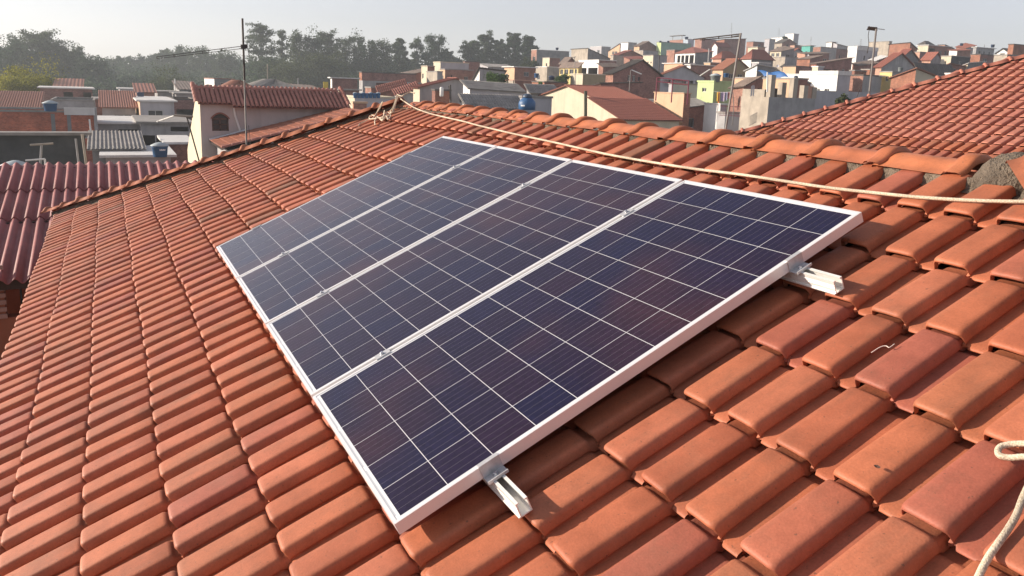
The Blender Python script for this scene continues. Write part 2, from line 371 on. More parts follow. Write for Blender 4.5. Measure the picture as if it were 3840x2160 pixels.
# the lump that closes ridge and right hip
rows = []
cx, cy = on_roof(3790, 612, -0.08)[:2]
for i in range(15):
    row = []
    for j in range(15):
        a, b = -1 + 2 * i / 14, -1 + 2 * j / 14; rr = max(0, 1 - a * a - b * b)
        row.append(rc(cx + 0.13 * a, cy + 0.14 * b, -0.15 + 0.095 * rr ** .5 + random.uniform(-.006, .006)))
    rows.append(row)
mb.grid(rows)
rel(mb.build('mortar_bed', M_MORTAR, smooth=False), ROOF)

# ------------------------------------------------------------------ solar panels
PW, PL, GAP, PH = 0.992, 1.956, 0.020, 0.040
CP = 0.1587                                    # cell pitch
def cell_material():
    mt, n, p = new_mat('silicon_cell')
    tc = nd(n, 'ShaderNodeTexCoord'); oi = nd(n, 'ShaderNodeObjectInfo'); g = nd(n, 'ShaderNodeNewGeometry')
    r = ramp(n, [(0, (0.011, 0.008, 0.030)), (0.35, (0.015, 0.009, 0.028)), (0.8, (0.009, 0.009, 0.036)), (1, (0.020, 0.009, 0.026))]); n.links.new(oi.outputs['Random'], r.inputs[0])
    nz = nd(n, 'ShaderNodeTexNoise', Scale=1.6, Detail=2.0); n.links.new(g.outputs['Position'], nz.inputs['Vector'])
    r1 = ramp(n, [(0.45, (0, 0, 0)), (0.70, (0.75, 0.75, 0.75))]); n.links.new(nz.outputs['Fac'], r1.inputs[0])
    c = mixc(n, r.outputs[0], (0.050, 0.019, 0.026), r1.outputs[0])  # pinkish blotches: coating tint plus soft brown-pink reflections painted into the cell colour
    vo = nd(n, 'ShaderNodeTexVoronoi', Scale=70.0); n.links.new(g.outputs['Position'], vo.inputs['Vector'])
    r2 = ramp(n, [(0, (0.8, 0.8, 0.8)), (1, (1.25, 1.25, 1.25))]); n.links.new(vo.outputs['Color'], r2.inputs[0])
    c = mixc(n, c, r2.outputs[0], 1.0, 'MULTIPLY')
    sx = nd(n, 'ShaderNodeSeparateXYZ'); n.links.new(tc.outputs['Object'], sx.inputs[0])
    mu = nd(n, 'ShaderNodeMath', _operation='MULTIPLY'); mu.inputs[1].default_value = 1 / 0.0312; n.links.new(sx.outputs[0], mu.inputs[0])
    fr = nd(n, 'ShaderNodeMath', _operation='FRACT'); n.links.new(mu.outputs[0], fr.inputs[0])
    su = nd(n, 'ShaderNodeMath', _operation='SUBTRACT'); su.inputs[1].default_value = 0.5; n.links.new(fr.outputs[0], su.inputs[0])
    ab = nd(n, 'ShaderNodeMath', _operation='ABSOLUTE'); n.links.new(su.outputs[0], ab.inputs[0])
    lt = nd(n, 'ShaderNodeMath', _operation='LESS_THAN'); lt.inputs[1].default_value = 0.014; n.links.new(ab.outputs[0], lt.inputs[0])
    c = mixc(n, c, (0.15, 0.135, 0.165), lt.outputs[0])
    n.links.new(c, p.inputs['Base Color']); p.inputs['Roughness'].default_value = 0.5; p.inputs['Specular IOR Level'].default_value = 0.08
    p.inputs['Coat Weight'].default_value = 1.0; p.inputs['Coat Roughness'].default_value = 0.08; p.inputs['Coat IOR'].default_value = 1.22
    return mt
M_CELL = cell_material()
def coated(name, c, r=0.5):
    mt = plain(name, c, r, 0.08, 3.0); p = mt.node_tree.nodes['Principled BSDF']; p.inputs['Coat Weight'].default_value = 1.0; p.inputs['Coat Roughness'].default_value = 0.08; return mt
M_BACK = coated('white_backsheet', (0.72, 0.72, 0.74)); M_RIB = coated('tinned_ribbon', (0.50, 0.52, 0.56))
M_ALU = plain('anodised_aluminium', (0.80, 0.79, 0.79), 0.36, 0.05, 6.0, metal=0.3)
M_ALU2 = plain('mill_aluminium', (0.84, 0.82, 0.78), 0.36, 0.05, 7.0, metal=0.25)
M_ZINC = plain('zinc_plate', (0.55, 0.55, 0.56), 0.42, 0.15, 40.0, metal=0.35)
mb = MB(); e = CP / 2 - 0.0012
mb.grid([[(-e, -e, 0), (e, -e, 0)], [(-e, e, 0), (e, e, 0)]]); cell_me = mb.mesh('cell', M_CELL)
mb = MB()
T, LIP = 0.0022, 0.0115
for (x0, y0, x1, y1) in ((0, 0, LIP, PL), (PW - LIP, 0, PW, PL), (LIP, 0, PW - LIP, LIP), (LIP, PL - LIP, PW - LIP, PL)):
    mb.abox(x0, y0, -PH, x1, y1, 0)
for (x0, y0, x1, y1) in ((LIP, LIP, 0.034, PL - LIP), (PW - 0.034, LIP, PW - LIP, PL - LIP)): mb.abox(x0, y0, -PH, x1, y1, -PH + 0.002)
frame_me = mb.mesh('frame', M_ALU)
mb = MB(); mb.abox(LIP + .0003, LIP + .0003, -0.006, PW - LIP - .0003, PL - LIP - .0003, -0.0022); back_me = mb.mesh('backsheet', M_BACK)
mx, my = (PW - 6 * CP) / 2, (PL - 12 * CP) / 2
mb = MB(); mb.abox(CP * .1, -0.0035, -0.0022, CP * 1.9, 0.0035, -0.0014); ribbon_me = mb.mesh('busbar_ribbon', M_RIB)
plabels = ['dark solar panel farthest from the camera, greyest with sky glare', 'dark solar panel second from the far left end of the row',
           'dark solar panel third from the far left end, beside the nearest panel', 'dark solar panel nearest the camera, long pinkish frame side towards the viewer']
PR = ROOFM.copy()
for i in range(4):
    r = tag(empty('solar_panel'), plabels[i], 'solar panel', 'solar panels mounted in a row on the roof')
    r.matrix_world = PR @ Matrix.Translation((i * (PW + GAP), 0, 0))
    link('frame', frame_me, r); b = link('backsheet', back_me, r)
    for y in (my * 0.52, PL - my * 0.52):
        for k in range(3): o = link('busbar_ribbon', ribbon_me, b); o.location = (mx + CP * 2 * k, y, 0)
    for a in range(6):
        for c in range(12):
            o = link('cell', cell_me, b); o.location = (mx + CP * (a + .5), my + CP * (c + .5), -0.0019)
# rails, clamps and bolts
RU0, RU1 = -0.16, 4.205
def rail_profile():
    # u-shaped channel with lips, drawn in (v, h)
    return [(-.020, 0), (-.020, -.048), (.020, -.048), (.020, 0), (.010, 0), (.010, -.004), (.0165, -.004), (.0165, -.016), (.0165, -.0445), (-.0165, -.0445), (-.0165, -.004), (-.010, -.004), (-.010, 0)]
def add_clamp(parent, u, v, end):
    mb = MB(); h = -PH
    if end:                                         # end clamp: lip over the frame, vertical web, foot on the rail
        s = end
        mb.abox(*sorted((u - s * .012, u + s * .004))[:1], v - .035, 0.0008, sorted((u - s * .012, u + s * .004))[1], v + .035, 0.0042)
        a, b = sorted((u + s * .0006, u + s * .004)); mb.abox(a, v - .035, h + .002, b, v + .035, 0.0008)
        a, b = sorted((u + s * .0006, u + s * .040)); mb.abox(a, v - .035, h - .0015, b, v + .035, h + .002)
        a, b = sorted((u + s * .036, u + s * .040)); mb.abox(a, v - .035, h + .002, b, v + .035, h + .008)
        bu, bh = u + s * .021, h + .002
    else:
        mb.abox(u - .019, v - .032, 0.0008, u + .019, v + .032, 0.0042); mb.abox(u - .004, v - .028, -.036, u + .004, v + .028, 0.0008); bu, bh = u, .0042
    c = mb.build('clamp', M_ZINC, parent)
    mb = MB(); mb.lathe([(.0105, 0), (.0105, .0015), (.007, .0016), (.007, .009), (.006, .0098)], 12, (bu, v, bh)); mb.build('bolt', plain('bolt_steel', (0.62, 0.63, 0.66), 0.25, 0.05, 9, metal=0.9), c)
for v, lab in ((0.318, 'lower aluminium mounting rail whose end sticks out under the near corner of the nearest panel'), (1.603, 'upper aluminium mounting rail whose end sticks out at the right of the nearest panel')):
    r = tag(empty('mounting_rail'), lab, 'mounting rail', 'mounting rails under the panels'); r.matrix_world = PR
    pr = rail_profile(); mb = MB()
    P0 = [(RU0, v + a, -PH + b - .002) for a, b in pr]; P1 = [(RU1, v + a, -PH + b - .002) for a, b in pr]; n = len(pr)
    for i in range(n): mb.face([P0[i], P0[(i + 1) % n], P1[(i + 1) % n], P1[i]])
    for X in (RU0, RU1):                            # cut ends, as strips along the channel wall
        for (i, j, k, l) in ((0, 1, 9, 10), (1, 2, 8, 9), (2, 3, 6, 8), (12, 0, 10, 11), (3, 4, 5, 6)):
            q = [(X, v + pr[t][0], -PH + pr[t][1] - .002) for t in (i, j, k, l)]; mb.face(q)
    for hh in (-.020, -.026, -.032): mb.abox(RU0, v - .0212, -PH + hh, RU1, v - .020, -PH + hh + .002)
    mb.abox(RU0, v - .026, -PH - .050, RU1, v - .0203, -PH - .046)
    mb.build('rail', M_ALU2, r)
    add_clamp(r, 3 * (PW + GAP) + PW, v, 1); add_clamp(r, 0.0, v, -1)
    for i in range(3): add_clamp(r, (i + 1) * PW + i * GAP + GAP / 2, v, 0)
    mb = MB()
    for u in (0.35, 1.4, 2.4, 3.45):
        mb.abox(u, v - .018, -PH - .0665, u + .04, v + .018, -PH - .0505)
    mb.build('roof_hook', M_ZINC, r)

# ------------------------------------------------------------------ ropes
def rope_mat():
    mt, n, p = new_mat('braided_rope')
    g = nd(n, 'ShaderNodeNewGeometry'); wv = nd(n, 'ShaderNodeTexNoise', Scale=220.0, Detail=2.0); n.links.new(g.outputs['Position'], wv.inputs['Vector'])
    r = ramp(n, [(0.35, (0.44, 0.35, 0.25)), (0.62, (0.70, 0.59, 0.45))]); n.links.new(wv.outputs['Fac'], r.inputs[0])
    n5 = nd(n, 'ShaderNodeTexNoise', Scale=4.0, Detail=3.0); n.links.new(g.outputs['Position'], n5.inputs['Vector'])
    r5 = ramp(n, [(0.4, (0.8, 0.8, 0.8)), (0.6, (1.12, 1.12, 1.12))]); n.links.new(n5.outputs['Fac'], r5.inputs[0])
    n.links.new(mixc(n, r.outputs[0], r5.outputs[0], 1.0, 'MULTIPLY'), p.inputs['Base Color']); p.inputs['Roughness'].default_value = 0.9
    b = nd(n, 'ShaderNodeBump', Strength=0.7, Distance=0.003); n.links.new(wv.outputs['Fac'], b.inputs['Height']); n.links.new(b.outputs[0], p.inputs['Normal'])
    return mt
M_ROPE = rope_mat()
def spline(pts, n=10):
    pts = [np.asarray(p, float) for p in pts]; out = []
    P = [2 * pts[0] - pts[1]] + pts + [2 * pts[-1] - pts[-2]]
    for i in range(1, len(P) - 2):
        for k in range(n):
            t = k / n; a, b, c, d = P[i - 1:i + 3]
            out.append(0.5 * (2 * b + (c - a) * t + (2 * a - 5 * b + 4 * c - d) * t * t + (3 * b - a - 3 * c + d) * t ** 3))
    out.append(P[-2]); return out
def roofline(pl, h): return [W(*on_roof(x, y, hh if hh is not None else h)) for x, y, hh in [(q + (None,))[:3] for q in pl]]
pl = [(1503, 371, -.01), (1534, 392, -.05), (1561, 407, -.075), (1613, 426), (1675, 441), (1737, 455), (1800, 472), (1932, 503), (2065, 531), (2197, 561), (2300, 583), (2455, 610), (2610, 634), (2766, 653), (2921, 676), (3100, 703), (3270, 722), (3440, 739), (3633, 751), (3840, 756), (4100, 752), (4400, 740)]
mb = MB(); mb.tube(spline(roofline(pl, -.0905), 8), 0.0070, 10)
tag(mb.build('safety_rope', M_ROPE, smooth=True), 'long cream rope stretched across the tiles below the ridge', 'rope')
def q(c): return [(1240 + x / 4.83, 320 + y / 4.83, *h) for x, y, *h in c]
tangle = q([(1290, 260, -.02), (1210, 170, .045), (1180, 260, .0), (1130, 400, -.05), (1080, 470, -.085), (1130, 490, -.085), (1180, 330, -.03), (1225, 200, .04), (1160, 360, -.03), (1100, 500, -.085), (1020, 490, -.08), (1000, 560, -.08), (1090, 540, -.085), (1040, 620, -.085), (1010, 560, -.075), (950, 625, -.085), (900, 590, -.085), (960, 560, -.07), (975, 455, -.06), (950, 600, -.08), (930, 640, -.088), (840, 570, -.08), (800, 660, -.085), (810, 720, -.088), (800, 640, -.075), (850, 590, -.07), (930, 590, -.08), (830, 600, -.08), (720, 610, -.085), (700, 580, -.08), (740, 540, -.08), (810, 545, -.08), (850, 470, -.06), (900, 360, -.01), (945, 300, .03), (900, 400, -.02), (820, 520, -.07), (760, 600, -.085), (690, 620, -.085), (590, 670, -.088), (530, 700, -.088), (500, 740, -.09)])
mb = MB(); mb.tube(spline(roofline(tangle, -.085), 7), 0.0065, 8)
mb.tube(spline(roofline(q([(1210, 170, .05), (1290, 195, .04), (1330, 170, .05), (1430, 125, .045), (1520, 140, .03)]), 0), 6), 0.006, 8)
tag(mb.build('rope_tangle', M_ROPE, smooth=True), 'tangled heap of rope knotted at the roof peak by the hip caps', 'rope')
lp = [(3900, 1670, -.075), (3840, 1664, -.085), (3790, 1666), (3752, 1676), (3742, 1694), (3752, 1710), (3790, 1716), (3840, 1713, -.082), (3900, 1716, -.075)]
mb = MB(); mb.tube(spline(roofline(lp, -.0915), 8), 0.0074, 12)
tag(mb.build('rope_loop', M_ROPE, smooth=True), 'small bight of pale rope lying on the tiles at the right edge', 'rope')
lp = [(3900, 1770, -.07), (3870, 1800, -.08), (3838, 1862), (3812, 1930), (3780, 1985), (3745, 2035), (3710, 2085), (3680, 2140), (3655, 2200), (3630, 2290)]
mb = MB(); mb.tube(spline(roofline(lp, -.0915), 8), 0.0074, 12)
tag(mb.build('rope_end', M_ROPE, smooth=True), 'pale rope hanging down the tiles in the bottom right corner', 'rope')

# ------------------------------------------------------------------ neighbour's tiled roof behind the ridge (same pitch and heading)
H2 = -4.0
R2 = tag(empty('neighbour_roof', tuple(W(-3.5, 8.4, H2))), 'second orange tiled roof rising behind the ridge at the right edge', 'roof')
_a, _b = on_roof(2870, 470, H2), on_roof(3790, 225, H2)
def hip2(v): return _a[0] + (v - _a[1]) * (_b[0] - _a[0]) / (_b[1] - _a[1])
print('hip2', _a, _b)
base_v, items = 8.4 - 5 * EV, []
t2 = tile_mesh('roof_tile_far', 0.37, M_TILE2)
for k in range(0, 29):
    v = base_v + EV * k
    for j in range(-10, 56):
        u = -6.5 + PU * j
        if u + .07 < hip2(v) or u > 1.5: continue
        P = W(u, v, H2 + .0); x, y, z = pix(P)
        vis = 2700 < x < 3950 and -50 < y < 560
        items.append((0 if vis and y < 545 - (3840 - x) * .06 else 1, u, v))
_s2 = (_b[0] - _a[0]) / (_b[1] - _a[1]); _h2 = (W(hip2(10), 10, H2), Vector((-1.0, _s2 * cP, 0)).normalized())
items.sort(key=lambda s: (s[0], -s[1]))
stuff = []
for i, (f, u, v) in enumerate(items):
    M = ROOFM @ Matrix.Translation((u, v, H2 + random.uniform(-.003, .003))) @ Euler((random.gauss(0, .006), random.gauss(0, .008), random.gauss(0, .005))).to_matrix().to_4x4()
    me = t2
    if u - .125 < hip2(v + .37): me, M = clipped(t2, M, [_h2], 'roof_tile_cut'), I4
    if me is None: continue
    if f == 0 and i < 300: o = link('roof_tile', me); rel(o, R2); o.matrix_basis = M
    else: stuff.append((me, M))
if stuff: tag(joined('roof_tiles', stuff, M_TILES, R2), kind='stuff')
print('second roof tiles', len(items), 'joined', len(stuff))
c2 = cap_mesh('hip_cap_far', 0.42, 0.10, 0.055, 0.055, 0.035, M_TILE2, 6)
p0, p1 = Vector(W(hip2(16.0), 16.0, H2 - .015)), Vector(W(hip2(6.9), 6.9, H2 - .015)); d = p1 - p0; n = int(d.length / 0.40); d.normalize(); side = Vector((0, 0, 1)).cross(d).normalized(); up = d.cross(side)
for i in range(n):
    qv = p0 + d * (0.40 * i); o = link('hip_cap', c2); rel(o, R2)
    o.matrix_basis = Matrix(((d.x, side.x, up.x, qv.x), (d.y, side.y, up.y, qv.y), (d.z, side.z, up.z, qv.z), (0, 0, 0, 1)))
mb = MB()
mb = MB(); mb.grid([[W(hip2(vv) + du, vv, H2 + dh) for vv in np.linspace(6.9, 16.0, 60)] for du, dh in ((-.10, -.10), (-.07, -.012), (.0, .0), (.09, -.015), (.13, -.07))]); rel(mb.build('mortar_bed', M_MORTAR), R2); mb = MB()
A_, B_ = W(hip2(6.9), 6.9, H2 - .10), W(1.5, 6.9, H2 - .10); Cc, Dd = W(1.5, 16.0, H2 - .10), W(hip2(16.0), 16.0, H2 - .10)
mb.face([A_, B_, Cc, Dd]); far = np.array((A_[0], 2 * Dd[1] - A_[1], A_[2])); mb.face([A_, Dd, far]); mb.face([Dd, Cc, (Cc[0], far[1], far[2]), far])
rel(mb.build('roof_underlay', M_DECK), R2)
mb = MB(); mb.abox(A_[0] + .4, A_[1] + .4, -11, B_[0] - .1, far[1] - .4, A_[2] - .05); rel(mb.build('wall', plain('cream_paint', (0.52, 0.46, 0.36), 0.9, 0.15, 1.0, dirt=.3)), R2)

# ------------------------------------------------------------------ red corrugated roof below the left eave
M_CORR = plain('red_fibre_cement', (0.32, 0.095, 0.088), 0.6, 0.25, 2.2, dirt=0.25)
CORR = tag(empty('corrugated_roof', (-11.6, -3, -.52)), 'low roof of dark red corrugated sheets below the left hip', 'roof')
sl = math.radians(11.5); ax = np.array((-math.cos(sl), 0, math.sin(sl))); nrm = np.array((math.sin(sl), 0, math.cos(sl)))
top = np.array((-11.6, 0.0, -0.52)); WAVE = 0.177
t_of = lambda x: -(x - top[0]) / math.cos(sl)         # distance down from the top edge
cuts = [0.0, 1.59, 3.01, 5.43]
ymin, ymax = -10.0, 3.4
for r in range(3):
    y = ymin; s = 0
    t0, t1 = cuts[r] - (0.10 if r else 0), cuts[r + 1]
    while y < ymax:
        y1 = min(ymax, y + WAVE * 5); cols = int(round((y1 - y) / WAVE * 12)); rows = []
        for t, dz in ((t0, -0.012 if r else 0.0), ((t0 + t1) / 2, 0.0), (t1 - .004, 0.010), (t1, 0.004), (t1 - .003, -.004)):
            rows.append([top - ax * t + nrm * (0.034 * math.sin(2 * math.pi * yy / WAVE) + dz) + np.array((0, yy, 0)) for yy in np.linspace(y, y1, cols + 1)])
        mb = MB(); mb.grid(rows); rel(mb.build('corrugated_sheet', M_CORR, smooth=True), CORR); y = y1; s += 1
mb = MB()
for t in (0.15, 1.5, 3.05, 5.2):
    P = top - ax * t - nrm * 0.085; mb.box(P + (0, ymin, 0), (0.06, 0, 0), (0, ymax - ymin, 0), (0, 0, 0.05))
rel(mb.build('purlin', plain('dark_timber', (0.07, 0.045, 0.035), 0.85)), CORR)
mb = MB(); xe = (top - ax * 5.1)[0]
def onX(px, py, X): d = ray(px, py); return CAM + d * (X - CAM[0]) / d[0]
zt_, zo, zl = (top - ax * 5.1)[2] - .12, onX(40, 1080, xe)[2], onX(40, 1190, xe)[2]; yo0, yo1 = onX(18, 1130, xe)[1], onX(120, 1130, xe)[1]
mb.abox(-11.45, ymin, -11, -11.25, ymax, -0.68); mb.abox(xe - .2, ymin, -11, xe, yo0, zt_); mb.abox(xe - .2, yo0, -11, xe, yo1, zl); mb.abox(xe - .2, yo1, -11, xe, ymax, zt_)
rel(mb.build('wall', M_WALLO), CORR)
mb = MB(); mb.abox(xe + .02, ymin, zt_ - .10, xe + .12, ymax, zt_ + .02); rel(mb.build('eave_beam', plain('dark_timber', (0.07, 0.045, 0.035), 0.85)), CORR)
mb = MB()
for i in range(8): mb.abox(xe + .005, yo0 - .55, zl + .10 * i, xe + .03, yo0 + .02, zl + .10 * i + .06)
rel(mb.build('louvre', plain('pink_louvre', (0.40, 0.24, 0.20), .7, .15)), CORR)
mb = MB()
for y_ in (yo0 + .18, yo0 + .36): mb.abox(xe - .09, y_, zl, xe - .06, y_ + .025, zt_)
rel(mb.build('window_grille', plain('black_iron', (0.02, 0.02, 0.022), 0.5, metal=.5)), CORR)

# ------------------------------------------------------------------ buildings of the town
M_DARK = plain('window_dark', (0.035, 0.037, 0.042), 0.25, 0.3, 2.0)
M_FRAME = plain('window_frame_paint', (0.55, 0.55, 0.53), 0.6, 0.1)
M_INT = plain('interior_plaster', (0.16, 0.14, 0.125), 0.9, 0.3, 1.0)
WM = dict(
    rr=brickmat('brick_red', (0.62, 0.165, 0.085)), br=brickmat('brick_orange', (0.42, 0.165, 0.095)), bp=brickmat('brick_pink', (0.44, 0.215, 0.16)), bd=brickmat('brick_dark', (0.37, 0.15, 0.11)), bm=brickmat('brick_maroon', (0.37, 0.185, 0.165)),
    gr=plain('grey_render', (0.38, 0.37, 0.37), 0.92, 0.25, 0.8, dirt=.5), gd=plain('dark_grey_render', (0.23, 0.225, 0.23), 0.92, 0.3, 0.7, dirt=.4), bg=plain('beige_concrete', (0.42, 0.365, 0.30), 0.92, 0.3, 0.9, dirt=.5),
    gl=plain('lilac_grey_render', (0.46, 0.445, 0.465), 0.92, 0.15, 0.6, dirt=.3), wh=plain('white_paint', (0.78, 0.77, 0.74), 0.85, 0.08, 0.8, dirt=.2), cr=plain('cream_wall', (0.60, 0.53, 0.40), 0.88, 0.12, 0.8, dirt=.3),
    mu=plain('mustard_wall', (0.36, 0.28, 0.16), 0.88, 0.15, 0.8, dirt=.3), ye=plain('yellow_wall', (0.66, 0.52, 0.22), 0.88, 0.12, 0.8, dirt=.2), lg=plain('lime_green_wall', (0.50, 0.60, 0.30), 0.88, 0.1, 0.8, dirt=.25),
    tg=plain('sea_green_wall', (0.26, 0.42, 0.34), 0.88, 0.15, 0.8, dirt=.3), te=plain('teal_wall', (0.10, 0.38, 0.33), 0.88, 0.15, 0.8, dirt=.2), pk=plain('salmon_wall', (0.52, 0.30, 0.22), 0.88, 0.15, 0.8, dirt=.3),
    bl=plain('pale_blue_wall', (0.38, 0.45, 0.53), 0.88, 0.1, 0.8, dirt=.2), pe=plain('peach_wall', (0.60, 0.40, 0.26), 0.88, 0.12, 0.8, dirt=.3), ca=plain('charcoal_wall', (0.075, 0.08, 0.085), 0.95, 0.4, 0.8, dirt=.3))
RM = dict(t=M_TILE3, o=terracotta('orange_clay_tile', False, [(0, (0.36, 0.155, 0.095)), (1, (0.31, 0.125, 0.08))], 0.3, False), f=plain('fibre_cement_grey', (0.32, 0.30, 0.28), 0.9, 0.3, 0.8, dirt=.5),
    d=plain('dark_fibre_cement', (0.12, 0.105, 0.095), 0.9, 0.35, 0.8, dirt=.4), b=plain('brown_fibre_cement', (0.20, 0.15, 0.125), 0.9, 0.3, 0.8, dirt=.4), c=plain('concrete_slab', (0.30, 0.28, 0.26), 0.92, 0.3, 0.6, dirt=.5), w=plain('white_slab_edge', (0.70, 0.68, 0.65), 0.85, 0.12, .8, dirt=.3))
def wall_face(mb, O, e, n, wd, zb, ta, tb, ops, depth=0.16):
    """wall from O along unit e (n outward); top heights ta..tb; openings (u0,u1,z0,z1) cut out with reveals"""
    O, e, n = (np.asarray(x, float) for x in (O, e, n)); P = lambda u, z, d=0.0: (O[0] + e[0] * u - n[0] * d, O[1] + e[1] * u - n[1] * d, z)
    tm_ = min(ta, tb)
    ops = [(max(.05, a), min(wd - .05, b), max(zb + .05, c), min(tm_ - .05, d)) for a, b, c, d in ops]; ops = [o for o in ops if o[1] - o[0] > .05 and o[3] - o[2] > .05]
    us = sorted({0.0, wd, *[o[0] for o in ops], *[o[1] for o in ops]}); zs = sorted({zb, tm_, *[o[2] for o in ops], *[o[3] for o in ops]})
    for i in range(len(us) - 1):
        for j in range(len(zs) - 1):
            uc, zc = (us[i] + us[i + 1]) / 2, (zs[j] + zs[j + 1]) / 2
            if any(o[0] < uc < o[1] and o[2] < zc < o[3] for o in ops): continue
            mb.face([P(us[i], zs[j]), P(us[i + 1], zs[j]), P(us[i + 1], zs[j + 1]), P(us[i], zs[j + 1])])
    if ta > tm_ + .01: mb.face([P(0, tm_), P(wd, tm_), P(0, ta)])
    if tb > tm_ + .01: mb.face([P(0, tm_), P(wd, tm_), P(wd, tb)])
    for a, b, c, d in ops:
        for p, q_ in (((a, c), (b, c)), ((b, c), (b, d)), ((b, d), (a, d)), ((a, d), (a, c))):
            mb.face([P(*p), P(*q_), P(*q_, depth), P(*p, depth)])
    return ops, P
def sheet(name, mat, p00, p10, p01, p11, parent, ncol, nrow, amp, thick=0.07, step=0.0):
    """roof covering: corners p00-p10 along the eave, p01-p11 along the top; corrugated, in stepped courses"""
    p00, p10, p01, p11 = (np.asarray(p, float) for p in (p00, p10, p01, p11)); nn = np.cross(p10 - p00, p01 - p00); nn /= np.linalg.norm(nn)
    if nn[2] < 0: nn = -nn
    mb = MB(); A = 4; rows = []
    for r in range(nrow):
        for t, dz in ((r / nrow, step), ((r + 1) / nrow - 1e-4, 0.0)):
            row = []
            for c in range(ncol * A + 1):
                s = c / (ncol * A); base = (p00 * (1 - s) + p10 * s) * (1 - t) + (p01 * (1 - s) + p11 * s) * t
                row.append(base + nn * (amp * math.sin(2 * math.pi * c / A) + dz))
            rows.append(row)
    mb.grid(rows)
    lo = [p - nn * thick for p in (p00, p10, p11, p01)]
    mb.face([lo[0], lo[3], lo[2], lo[1]])
    hi = [p - nn * amp for p in (p00, p10, p11, p01)]
    for i in range(4): mb.face([lo[i], lo[(i + 1) % 4], hi[(i + 1) % 4], hi[i]])
    o = mb.build(name, mat); rel(o, parent); return o
NH = [0]; wrng = random.Random(5)
